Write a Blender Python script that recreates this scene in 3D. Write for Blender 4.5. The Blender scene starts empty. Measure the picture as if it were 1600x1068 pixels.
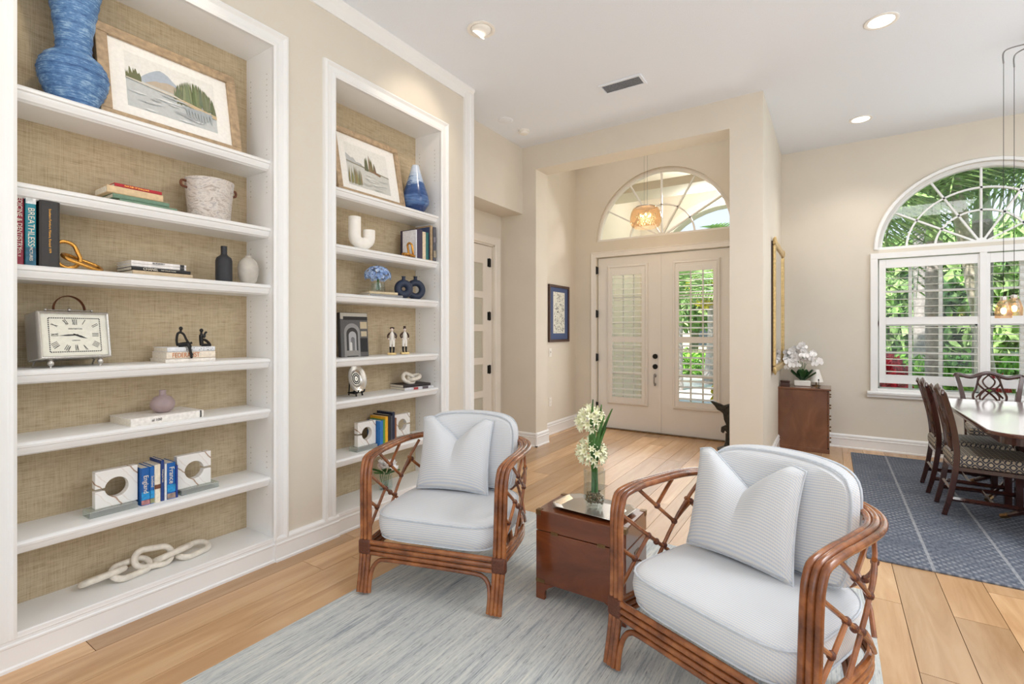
import bpy, math, random
from math import pi, sin, cos, radians, sqrt, exp
from mathutils import Vector, Matrix, Euler
random.seed(7)
SC = bpy.context.scene
COL = SC.collection

# ------------------------------------------------------------------ camera
cam_d = bpy.data.cameras.new('camera'); cam = bpy.data.objects.new('camera', cam_d); COL.objects.link(cam)
cam.location = (0, 0, 1.4)
YAW = math.atan2(500, 765)
cam.rotation_euler = (pi/2, 0, YAW)
cam_d.sensor_width = 36; cam_d.lens = 36*765/1600
cam_d.shift_y = -17/1600
cam_d.clip_start = .05; cam_d.clip_end = 500
SC.camera = cam
# ------------------------------------------------------------------ world, sun, lights, exposure
SC.view_settings.view_transform = 'Standard'; SC.view_settings.look = 'None'
SC.view_settings.exposure = -0.43; SC.view_settings.gamma = 1; SC.view_settings.use_curve_mapping = False
SC.cycles.use_denoising = True
SC.cycles.max_bounces = 10; SC.cycles.diffuse_bounces = 6; SC.cycles.glossy_bounces = 4
SC.cycles.transmission_bounces = 8; SC.cycles.transparent_max_bounces = 24
SC.cycles.sample_clamp_indirect = 6; SC.cycles.caustics_reflective = False; SC.cycles.caustics_refractive = False
w = bpy.data.worlds.new('world'); SC.world = w; w.use_nodes = True
wn = w.node_tree; wn.nodes.clear()
wo = wn.nodes.new('ShaderNodeOutputWorld'); wb = wn.nodes.new('ShaderNodeBackground')
tc = wn.nodes.new('ShaderNodeTexCoord'); sx = wn.nodes.new('ShaderNodeSeparateXYZ')
rp = wn.nodes.new('ShaderNodeValToRGB')
rp.color_ramp.elements[0].position = 0.0; rp.color_ramp.elements[0].color = (.92, .965, 1.0, 1)
rp.color_ramp.elements[1].position = .6; rp.color_ramp.elements[1].color = (.38, .60, .95, 1)
wn.links.new(tc.outputs['Generated'], sx.inputs[0]); wn.links.new(sx.outputs['Z'], rp.inputs[0])
wn.links.new(rp.outputs[0], wb.inputs['Color']); wb.inputs['Strength'].default_value = 1.7
wn.links.new(wb.outputs[0], wo.inputs[0])
def light(name, typ, loc, rot, power, color=(1, 1, 1), size=1, size_y=None, spot=None, blend=.6):
    d = bpy.data.lights.new(name, typ); d.energy = power; d.color = color
    if typ == 'AREA':
        d.shape = 'RECTANGLE'; d.size = size; d.size_y = size_y or size
    if typ == 'SPOT':
        d.spot_size = radians(spot); d.spot_blend = blend; d.shadow_soft_size = size
    if typ == 'POINT': d.shadow_soft_size = size
    if typ == 'SUN': d.angle = radians(size)
    o = bpy.data.objects.new(name, d); COL.objects.link(o); o.location = loc; o.rotation_euler = rot
    return o
light('sun', 'SUN', (0, 0, 30), Euler((radians(38), radians(-16), 0)), 12.0, (1, .96, .9), 1.0)
# daylight through the glass doors behind the camera and at the right-hand end of the room
light('daylight_back', 'AREA', (.6, -3.9, 1.7), (radians(90), 0, 0), 40, (.97, .985, 1), 5.6, 3.0)
light('daylight_right', 'AREA', (5.4, 1.2, 1.7), (0, radians(90), 0), 42, (.96, .98, 1), 3.0, 6.5)
light('daylight_front_door', 'AREA', (-1.95, 6.48, 1.3), (radians(-90), 0, 0), 22, (.98, .99, 1), 1.5, 2.0)
light('daylight_dining', 'AREA', (1.9, 6.9, 1.9), (radians(-90), 0, 0), 26, (.97, .985, 1), 2.4, 2.2)

light('ceiling_fill', 'AREA', (.4, -1.4, 1.0), (radians(180), 0, 0), 66, (.84, .93, 1), 2.5, 2.5)  # unseen upward fill, added so the ceiling throws light back
light('ceiling_fill_right', 'AREA', (4.0, 2.6, 1.0), (radians(180), 0, 0), 195, (.80, .92, 1), 2.5, 3)  # added out of view to brighten the ceiling at the right
light('overhead_fill_right', 'AREA', (3.0, 2.6, 3.5), (0, 0, 0), 60, (.95, .98, 1), 1.8, 2.2)  # added overhead fill for the right side; no roof opening here
light('overhead_fill', 'AREA', (1.45, 2.9, 3.58), (0, 0, 0), 62, (.97, .99, 1), 1.1, 1.1)  # second added fill, out of frame, brightens the floor below it
light('foyer_fill', 'AREA', (-1.95, 6.0, 4.05), (0, 0, 0), 7, (1, .97, .92), 2.0, .8)  # fill added out of sight above the header to lift the foyer
light('porch_fill', 'POINT', (-1.6, 7.9, 3.4), (0, 0, 0), 75, (1, .99, .97), .15)  # added lamp to brighten the dark porch; no lantern hangs there
# ------------------------------------------------------------------ materials
MATS = {}
def srgb(c):
    return tuple(((x/255)/12.92 if x/255 <= .04045 else ((x/255+.055)/1.055)**2.4) for x in c)
def new_mat(name, col, rough=.5, metal=0, spec=.5):
    m = bpy.data.materials.new(name); m.use_nodes = True
    b = m.node_tree.nodes['Principled BSDF']
    b.inputs['Base Color'].default_value = (*srgb(col), 1)
    b.inputs['Roughness'].default_value = rough; b.inputs['Metallic'].default_value = metal
    b.inputs['Specular IOR Level'].default_value = spec
    MATS[name] = m
    return m, m.node_tree, b
def bump(nt, b, src, strength=.2, dist=.01):
    n = nt.nodes.new('ShaderNodeBump'); n.inputs['Strength'].default_value = strength; n.inputs['Distance'].default_value = dist
    nt.links.new(src, n.inputs['Height']); nt.links.new(n.outputs[0], b.inputs['Normal'])
def coords(nt, scale=(1, 1, 1), kind='Object', rot=(0, 0, 0)):
    t = nt.nodes.new('ShaderNodeTexCoord'); mp = nt.nodes.new('ShaderNodeMapping')
    mp.inputs['Scale'].default_value = scale; mp.inputs['Rotation'].default_value = rot
    nt.links.new(t.outputs[kind], mp.inputs[0]); return mp.outputs[0]
def noise(nt, vec, scale=5, detail=4, rough=.55, dist=0):
    n = nt.nodes.new('ShaderNodeTexNoise'); n.inputs['Scale'].default_value = scale; n.inputs['Detail'].default_value = detail
    n.inputs['Roughness'].default_value = rough; n.inputs['Distortion'].default_value = dist
    nt.links.new(vec, n.inputs['Vector']); return n.outputs['Fac']
def ramp(nt, fac, stops):
    r = nt.nodes.new('ShaderNodeValToRGB')
    while len(r.color_ramp.elements) < len(stops): r.color_ramp.elements.new(.5)
    for e, (p, c) in zip(r.color_ramp.elements, stops):
        e.position = p; e.color = (*srgb(c), 1)
    nt.links.new(fac, r.inputs[0]); return r.outputs[0]
def mathn(nt, op, a, b=None, c=None):
    n = nt.nodes.new('ShaderNodeMath'); n.operation = op
    for i, x in enumerate((a, b, c)):
        if x is None: continue
        if isinstance(x, (int, float)): n.inputs[i].default_value = x
        else: nt.links.new(x, n.inputs[i])
    return n.outputs[0]
def mixc(nt, fac, a, b, mode='MIX'):
    n = nt.nodes.new('ShaderNodeMix'); n.data_type = 'RGBA'; n.blend_type = mode
    if isinstance(fac, (int, float)): n.inputs['Factor'].default_value = fac
    else: nt.links.new(fac, n.inputs['Factor'])
    for k, x in ((6, a), (7, b)):
        if isinstance(x, tuple): n.inputs[k].default_value = (*srgb(x), 1)
        else: nt.links.new(x, n.inputs[k])
    return n.outputs[2]
def plain(name, col, rough=.5, metal=0, spec=.5, nz=0, nscale=60, bstr=0):
    m, nt, b = new_mat(name, col, rough, metal, spec)
    v = coords(nt)
    f = noise(nt, v, nscale, 3)
    k = nz or .02
    lo = tuple(max(0, c*(1-k)) for c in col); hi = tuple(min(255, c*(1+k)) for c in col)
    nt.links.new(ramp(nt, f, [(.3, lo), (.7, hi)]), b.inputs['Base Color'])
    if bstr: bump(nt, b, f, bstr, .004)
    return m
def stuff_rattan():
    m, nt, b = new_mat('rattan', (150, 78, 36), .24, 0, .6)
    v = coords(nt)
    f = noise(nt, v, 9, 6, .6)
    c = ramp(nt, f, [(.3, (88, 46, 22)), (.5, (140, 80, 40)), (.72, (184, 116, 62))])
    nt.links.new(c, b.inputs['Base Color'])
    b.inputs['Coat Weight'].default_value = .4; b.inputs['Coat Roughness'].default_value = .12
stuff_rattan()
plain('wall_paint', (220, 212, 198), .6, nz=.01, nscale=3)
plain('ceiling_paint', (235, 240, 247), .8, nz=.012, nscale=160, bstr=.35)
plain('white_paint', (240, 240, 239), .32, nz=.005, nscale=4)
plain('door_white', (236, 232, 226), .35, nz=.005, nscale=4)
plain('warm_trim', (232, 225, 214), .35, nz=.01, nscale=4)
plain('rattan_wrap', (92, 50, 32), .5, nz=.3, nscale=150, bstr=.5)
plain('black_metal', (22, 21, 22), .35, .3, nz=.1)
plain('matte_black', (38, 39, 44), .55, nz=.05, nscale=30)
plain('navy_ceramic', (30, 43, 66), .5, nz=.12, nscale=200, bstr=.3)
plain('mauve_ceramic', (166, 146, 146), .5, nz=.04, nscale=20)
plain('greige_ceramic', (188, 182, 172), .45, nz=.05, nscale=20)
plain('white_ceramic', (242, 238, 230), .35, nz=.02, nscale=20)
plain('cream_wood', (226, 218, 204), .6, nz=.06, nscale=30, bstr=.1)
plain('gold', (206, 150, 72), .25, .85, nz=.05)
plain('brass', (124, 96, 62), .36, .8, nz=.15, nscale=20)
plain('silver', (206, 202, 196), .22, .85, nz=.03, nscale=6)
plain('steel', (150, 150, 150), .3, .8)
plain('clock_face', (232, 230, 216), .4)
plain('ink', (50, 50, 52), .6)
plain('leather', (104, 56, 30), .45, nz=.15, nscale=40, bstr=.1)
plain('paper', (232, 224, 208), .8, nz=.06, nscale=120)
plain('leaf_green', (62, 104, 44), .4, nz=.25, nscale=20)
plain('leaf_dark', (34, 72, 36), .3, nz=.2, nscale=12)
plain('stem_green', (70, 112, 58), .5, nz=.15, nscale=30)
plain('petal_cream', (246, 246, 214), .6, nz=.04, nscale=60)
plain('petal_white', (250, 246, 244), .6, nz=.03, nscale=60)
plain('petal_pink', (240, 222, 214), .6, nz=.05, nscale=50)
plain('pebble', (118, 96, 66), .4, nz=.45, nscale=70)
plain('frame_wood', (172, 148, 118), .5, nz=.12, nscale=30)
plain('frame_dark', (66, 42, 34), .35, nz=.12, nscale=30)
plain('gilt', (212, 184, 128), .32, .6, nz=.1, nscale=40)
plain('mat_board', (240, 238, 233), .8)
plain('mat_navy', (70, 86, 124), .8)
plain('bronze', (54, 52, 44), .4, .5, nz=.3, nscale=30)
plain('porch_paint', (226, 216, 199), .8, nz=.02)
plain('trunk_bark', (166, 158, 154), .9, nz=.12, nscale=18, bstr=.1)
plain('pale_bark', (206, 196, 178), .9, nz=.12, nscale=12, bstr=.1)
plain('palm_green', (138, 168, 104), .5, nz=.35, nscale=6)
plain('hedge_green', (124, 170, 72), .6, nz=.5, nscale=5)
plain('tree_green', (142, 170, 106), .6, nz=.5, nscale=3)
plain('yellow_leaf', (214, 190, 60), .6, nz=.3, nscale=5)
plain('red_leaf', (206, 36, 62), .5, nz=.3, nscale=8)
plain('roof_tile', (196, 144, 120), .8, nz=.15, nscale=3)
plain('house_wall', (228, 214, 190), .8, nz=.02)
plain('dark_glass', (60, 70, 76), .15)
plain('pavers', (226, 222, 216), .9, nz=.05, nscale=3)
plain('hinge_black', (24, 22, 20), .4, .4)
plain('frosted', (196, 192, 176), .5)
plain('switch_white', (238, 235, 228), .4)
def m_grass():
    m, nt, b = new_mat('lawn', (104, 150, 62), .9)
    f = noise(nt, coords(nt), 12, 6, .7)
    nt.links.new(ramp(nt, f, [(.3, (78, 120, 44)), (.7, (140, 178, 82))]), b.inputs['Base Color'])
m_grass()
def m_wood(name, stops, scale=(14, 1.2, 14), rough=.35, coat=0, rnd=0.0, kind='Object'):
    m, nt, b = new_mat(name, (150, 100, 60), rough)
    v = coords(nt, scale, kind)
    if rnd:
        oi = nt.nodes.new('ShaderNodeObjectInfo'); ad = nt.nodes.new('ShaderNodeVectorMath'); ad.operation = 'MULTIPLY_ADD'
        cx = nt.nodes.new('ShaderNodeCombineXYZ')
        for i, k in enumerate((37., 91., 13.)):
            nt.links.new(mathn(nt, 'MULTIPLY', oi.outputs['Random'], k), cx.inputs[i])
        ad.inputs[1].default_value = (1, 1, 1)
        nt.links.new(v, ad.inputs[0]); nt.links.new(cx.outputs[0], ad.inputs[2]); v = ad.outputs[0]
    f = noise(nt, v, 1.0, 7, .62, 1.1)
    c = ramp(nt, f, stops)
    if rnd:
        r2 = ramp(nt, oi.outputs['Random'], [(0, (200, 200, 200)), (.5, (228, 226, 224)), (1, (255, 255, 255))])
        c = mixc(nt, 1.0, c, r2, 'MULTIPLY')
    nt.links.new(c, b.inputs['Base Color'])
    bump(nt, b, f, .06, .003)
    if coat: b.inputs['Coat Weight'].default_value = coat; b.inputs['Coat Roughness'].default_value = .08
    return m
m_wood('oak_plank', [(.2, (188, 144, 101)), (.5, (214, 173, 129)), (.8, (232, 196, 155))], (9, .9, 9), .27, 0, 1)
m_wood('mahogany', [(.25, (84, 40, 18)), (.55, (118, 60, 29)), (.8, (144, 80, 42))], (2, 2, 6), .22, .6)
m_wood('chest_wood', [(.25, (88, 52, 34)), (.55, (118, 74, 48)), (.8, (142, 96, 66))], (4, 4, 2), .25, .5)
m_wood('dark_mahogany', [(.25, (44, 22, 18)), (.55, (68, 36, 30)), (.8, (88, 50, 40))], (6, 6, 2), .22, .5)
m_wood('table_top', [(.25, (64, 36, 30)), (.55, (92, 56, 44)), (.8, (112, 70, 56))], (8, 1, 4), .16, .5)
def m_grasscloth():
    m, nt, b = new_mat('grasscloth', (190, 172, 138), .9)
    f1 = noise(nt, coords(nt, (9, 9, 420)), 1, 5, .7); f2 = noise(nt, coords(nt, (330, 330, 8)), 1, 5, .7)
    f3 = noise(nt, coords(nt, (14, 14, 40)), 1.0, 4, .6)
    s = mathn(nt, 'ADD', mathn(nt, 'MULTIPLY', f1, .45), mathn(nt, 'ADD', mathn(nt, 'MULTIPLY', f2, .35), mathn(nt, 'MULTIPLY', f3, .2)))
    nt.links.new(ramp(nt, s, [(.36, (150, 130, 100)), (.5, (190, 172, 142)), (.66, (210, 195, 166))]), b.inputs['Base Color'])
    bump(nt, b, s, .35, .003)
m_grasscloth()
def m_blue_petal():
    m, nt, b = new_mat('petal_blue', (166, 190, 226), .6)
    oi = nt.nodes.new('ShaderNodeObjectInfo')
    nt.links.new(ramp(nt, oi.outputs['Random'], [(0, (112, 142, 196)), (.5, (164, 190, 228)), (1, (206, 220, 240))]), b.inputs['Base Color'])
m_blue_petal()
def m_fabric():
    m, nt, b = new_mat('stripe_fabric', (226, 230, 234), .9, 0, .2)
    t = nt.nodes.new('ShaderNodeTexCoord'); s = nt.nodes.new('ShaderNodeSeparateXYZ'); nt.links.new(t.outputs['Object'], s.inputs[0])
    yz = mathn(nt, 'ADD', s.outputs['Y'], s.outputs['Z'])
    a = mathn(nt, 'SINE', mathn(nt, 'MULTIPLY', yz, 2*pi/.0115))
    x = mathn(nt, 'SINE', mathn(nt, 'MULTIPLY', s.outputs['X'], 2*pi/.007))
    f = mathn(nt, 'ADD', mathn(nt, 'MULTIPLY', a, .38), mathn(nt, 'MULTIPLY', x, .1))
    f = mathn(nt, 'ADD', f, .5)
    nt.links.new(ramp(nt, f, [(.1, (198, 206, 217)), (.45, (215, 218, 222)), (.85, (226, 225, 222))]), b.inputs['Base Color'])
    bump(nt, b, f, .25, .002)
    b.inputs['Sheen Weight'].default_value = .2
m_fabric()
plain('piping', (204, 210, 217), .9, nz=.03, nscale=80)
def m_rug():
    m, nt, b = new_mat('pale_rug', (200, 202, 200), .95, 0, .1)
    f1 = noise(nt, coords(nt, (95, 2.2, 1)), 1, 6, .75, .2); f2 = noise(nt, coords(nt, (22, 1.6, 1)), 1, 5, .7)
    f3 = noise(nt, coords(nt, (300, 40, 1)), 1, 2, .6); f5 = noise(nt, coords(nt, (150, 11, 1)), 1, 3, .7); f4 = noise(nt, coords(nt, (3, 1.4, 1)), 1, 3, .6)
    s = mathn(nt, 'ADD', mathn(nt, 'ADD', mathn(nt, 'MULTIPLY', f1, .5), mathn(nt, 'MULTIPLY', f2, .3)),
              mathn(nt, 'ADD', mathn(nt, 'MULTIPLY', f3, .12), mathn(nt, 'MULTIPLY', f4, .16)))
    c = ramp(nt, s, [(.37, (92, 98, 108)), (.44, (150, 156, 162)), (.52, (190, 194, 194)), (.64, (220, 219, 210))])
    fl_ = mathn(nt, 'MULTIPLY', mathn(nt, 'MAXIMUM', mathn(nt, 'SUBTRACT', f5, .56), 0), 5.0)
    c = mixc(nt, mathn(nt, 'MINIMUM', fl_, .75), c, (110, 112, 118))
    nt.links.new(c, b.inputs['Base Color']); bump(nt, b, s, .3, .004)
m_rug()
def m_rug2():
    m, nt, b = new_mat('slate_rug', (96, 106, 124), .95, 0, .1)
    t = nt.nodes.new('ShaderNodeTexCoord'); s = nt.nodes.new('ShaderNodeSeparateXYZ'); nt.links.new(t.outputs['Object'], s.inputs[0])
    gx = mathn(nt, 'SINE', mathn(nt, 'MULTIPLY', s.outputs['X'], 2*pi/.05)); gy = mathn(nt, 'SINE', mathn(nt, 'MULTIPLY', s.outputs['Y'], 2*pi/.065))
    g = mathn(nt, 'MULTIPLY', gx, gy)
    n1 = noise(nt, coords(nt, (2, 3, 1)), 1, 5, .65)
    mask = mathn(nt, 'MULTIPLY', mathn(nt, 'SUBTRACT', n1, .36), 3.2)
    g2 = mathn(nt, 'MULTIPLY', mathn(nt, 'MAXIMUM', g, 0), mathn(nt, 'MAXIMUM', mask, 0))
    n2 = noise(nt, coords(nt, (60, 25, 1)), 1, 4, .7)
    base = ramp(nt, n2, [(.35, (76, 83, 97)), (.65, (112, 117, 128))])
    ln = mathn(nt, 'LESS_THAN', mathn(nt, 'ABSOLUTE', mathn(nt, 'SUBTRACT', mathn(nt, 'FRACT', mathn(nt, 'MULTIPLY', mathn(nt, 'ADD', s.outputs['X'], .08), 2.6)), .5)), .022)
    fac = mathn(nt, 'MAXIMUM', mathn(nt, 'MULTIPLY', g2, .75), mathn(nt, 'MULTIPLY', ln, mathn(nt, 'MULTIPLY', n2, 1.1)))
    nt.links.new(mixc(nt, fac, base, (176, 178, 180)), b.inputs['Base Color'])
    bump(nt, b, g, .2, .003)
m_rug2()
def m_seat():
    m, nt, b = new_mat('medallion_fabric', (70, 72, 84), .6, 0, .5)
    t = nt.nodes.new('ShaderNodeTexCoord'); s = nt.nodes.new('ShaderNodeSeparateXYZ'); nt.links.new(t.outputs['Object'], s.inputs[0])
    sn = nt.nodes.new('ShaderNodeSeparateXYZ'); nt.links.new(t.outputs['Normal'], sn.inputs[0])
    top = mathn(nt, 'GREATER_THAN', mathn(nt, 'ABSOLUTE', sn.outputs['Z']), .6)
    u = mathn(nt, 'ADD', s.outputs['X'], s.outputs['Y']); dv = mathn(nt, 'SUBTRACT', s.outputs['X'], s.outputs['Y'])
    v = mathn(nt, 'ADD', mathn(nt, 'MULTIPLY', dv, top), mathn(nt, 'MULTIPLY', mathn(nt, 'ADD', s.outputs['Z'], .015), mathn(nt, 'SUBTRACT', 1, top)))
    k = 2*pi/.062
    a = mathn(nt, 'COSINE', mathn(nt, 'MULTIPLY', u, k)); c = mathn(nt, 'COSINE', mathn(nt, 'MULTIPLY', v, k))
    f = mathn(nt, 'ADD', mathn(nt, 'MULTIPLY', mathn(nt, 'ADD', a, c), .25), .5)
    nt.links.new(ramp(nt, f, [(.0, (200, 188, 164)), (.14, (190, 176, 150)), (.19, (64, 66, 78)), (.42, (64, 66, 78)), (.46, (186, 174, 152)), (.52, (186, 174, 152)), (.57, (64, 66, 78)), (.80, (64, 66, 78)), (.84, (200, 188, 164))]), b.inputs['Base Color'])
m_seat()
def m_marble(name, base, vein, sc=4, lo=.47, hi=.53):
    m, nt, b = new_mat(name, base, .25)
    f = noise(nt, coords(nt, (1, 1, 1)), sc, 6, .6, 1.5)
    nt.links.new(ramp(nt, f, [(lo-.04, base), (lo, vein), (hi, vein), (hi+.05, base)]), b.inputs['Base Color'])
def m_marble2():
    m, nt, b = new_mat('marble', (238, 236, 232), .25)
    n = noise(nt, coords(nt, (1, 1, 1)), 5, 4, .6)
    t = nt.nodes.new('ShaderNodeTexCoord'); sp = nt.nodes.new('ShaderNodeSeparateXYZ'); nt.links.new(t.outputs['Object'], sp.inputs[0])
    d = mathn(nt, 'ADD', mathn(nt, 'ADD', sp.outputs['X'], mathn(nt, 'MULTIPLY', sp.outputs['Z'], .8)), mathn(nt, 'MULTIPLY', n, .10))
    f = mathn(nt, 'ABSOLUTE', mathn(nt, 'SUBTRACT', mathn(nt, 'FRACT', mathn(nt, 'MULTIPLY', d, 5.5)), .5))
    nt.links.new(ramp(nt, f, [(0, (150, 112, 88)), (.012, (190, 164, 144)), (.03, (238, 236, 232)), (.2, (242, 240, 237)), (.21, (226, 218, 210)), (.24, (240, 238, 234))]), b.inputs['Base Color'])
m_marble2()
def m_bucket():
    m, nt, b = new_mat('swirl_stone', (200, 192, 184), .3)
    f = noise(nt, coords(nt, (1, 1, 2.6)), 11, 7, .7, 2.0)
    nt.links.new(ramp(nt, f, [(.3, (130, 116, 108)), (.42, (176, 164, 154)), (.52, (214, 206, 198)), (.62, (166, 158, 156)), (.75, (220, 214, 206))]), b.inputs['Base Color'])
m_bucket()
def m_denim():
    m, nt, b = new_mat('denim_ceramic', (86, 130, 178), .55)
    f = noise(nt, coords(nt, (40, 40, 160)), 1, 4, .7); g = noise(nt, coords(nt), 14, 5, .7)
    t = nt.nodes.new('ShaderNodeTexCoord'); sp = nt.nodes.new('ShaderNodeSeparateXYZ'); nt.links.new(t.outputs['Object'], sp.inputs[0])
    rb = mathn(nt, 'SINE', mathn(nt, 'MULTIPLY', sp.outputs['Z'], 2*pi/.0095)); rc = mathn(nt, 'POWER', mathn(nt, 'ABSOLUTE', mathn(nt, 'SINE', mathn(nt, 'MULTIPLY', sp.outputs['Z'], pi/.045))), 12)
    s = mathn(nt, 'ADD', mathn(nt, 'MULTIPLY', f, .5), mathn(nt, 'MULTIPLY', g, .5))
    s = mathn(nt, 'SUBTRACT', mathn(nt, 'ADD', s, mathn(nt, 'MULTIPLY', rb, .02)), mathn(nt, 'MULTIPLY', rc, .07))
    nt.links.new(ramp(nt, s, [(.36, (52, 88, 138)), (.5, (86, 128, 176)), (.63, (158, 188, 214))]), b.inputs['Base Color'])
    bump(nt, b, f, .5, .004)
m_denim()
def m_ombre():
    m, nt, b = new_mat('ombre_glaze', (60, 90, 140), .2)
    t = nt.nodes.new('ShaderNodeTexCoord'); s = nt.nodes.new('ShaderNodeSeparateXYZ'); nt.links.new(t.outputs['Object'], s.inputs[0])
    n = noise(nt, coords(nt, (4, 4, 26)), 1.2, 5, .7, .5)
    z = mathn(nt, 'ADD', mathn(nt, 'MULTIPLY', s.outputs['Z'], 2.6), mathn(nt, 'MULTIPLY', mathn(nt, 'SUBTRACT', n, .5), .9))
    nt.links.new(ramp(nt, z, [(.1, (40, 64, 112)), (.25, (88, 122, 172)), (.4, (44, 72, 124)), (.62, (66, 98, 150)), (.72, (176, 196, 222)), (.9, (206, 218, 234))]), b.inputs['Base Color'])
m_ombre()
def m_print():
    m, nt, b = new_mat('print', (255, 255, 255), .75)
    a = nt.nodes.new('ShaderNodeVertexColor'); a.layer_name = 'Col'
    n = noise(nt, coords(nt), 60, 4)
    nt.links.new(mixc(nt, .16, a.outputs[0], ramp(nt, n, [(.3, (150, 150, 145)), (.7, (255, 255, 255))]), 'MULTIPLY'), b.inputs['Base Color'])
m_print()
def m_glass(name, col=(250, 252, 252), rough=0, ior=1.45, tint=None):
    m, nt, b = new_mat(name, col, rough)
    b.inputs['Transmission Weight'].default_value = 1; b.inputs['IOR'].default_value = ior
def m_thin(name, tint, ior=1.45, gl_rough=.03, milky=0.0):
    m, nt, b = new_mat(name, (245, 245, 245), .1)
    tr = nt.nodes.new('ShaderNodeBsdfTransparent'); tr.inputs[0].default_value = (*srgb(tint), 1)
    gl = nt.nodes.new('ShaderNodeBsdfGlossy'); gl.inputs['Roughness'].default_value = gl_rough
    mx = nt.nodes.new('ShaderNodeMixShader'); fr = nt.nodes.new('ShaderNodeLayerWeight'); fr.inputs[0].default_value = .5
    nt.links.new(mathn(nt, 'ADD', mathn(nt, 'MULTIPLY', mathn(nt, 'POWER', fr.outputs['Facing'], 4), .5*(ior-1)/.45), .04), mx.inputs[0]); nt.links.new(tr.outputs[0], mx.inputs[1]); nt.links.new(gl.outputs[0], mx.inputs[2])
    m2 = nt.nodes.new('ShaderNodeMixShader'); m2.inputs[0].default_value = milky
    nt.links.new(mx.outputs[0], m2.inputs[1]); nt.links.new(b.outputs[0], m2.inputs[2]); nt.links.new(m2.outputs[0], nt.nodes['Material Output'].inputs[0])
m_thin('clear_glass', (246, 250, 250), 1.4); m_thin('amber_glass', (250, 236, 218), 1.45, .06, .05); m_thin('crystal', (226, 236, 226), 1.5, .03, .25)
def m_pane():
    m, nt, b = new_mat('window_glass', (255, 255, 255), .02)
    nt.nodes.remove(b)
    tr = nt.nodes.new('ShaderNodeBsdfTransparent'); gl = nt.nodes.new('ShaderNodeBsdfGlossy'); gl.inputs['Roughness'].default_value = .02
    mx = nt.nodes.new('ShaderNodeMixShader'); fr = nt.nodes.new('ShaderNodeLayerWeight'); fr.inputs[0].default_value = .5
    nt.links.new(mathn(nt, 'ADD', mathn(nt, 'MULTIPLY', mathn(nt, 'POWER', fr.outputs['Facing'], 4), .3), .02), mx.inputs[0]); nt.links.new(tr.outputs[0], mx.inputs[1]); nt.links.new(gl.outputs[0], mx.inputs[2])
    nt.links.new(mx.outputs[0], nt.nodes['Material Output'].inputs[0])
m_pane()
def m_emit(name, col, s):
    m, nt, b = new_mat(name, col, .5)
    b.inputs['Emission Color'].default_value = (*srgb(col), 1); b.inputs['Emission Strength'].default_value = s
m_emit('lamp_lens', (255, 250, 240), 3.5); m_emit('bulb', (255, 224, 180), 14)
def m_mirror():
    new_mat('mirror_glass', (235, 235, 235), .02, 1)
m_mirror()

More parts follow.
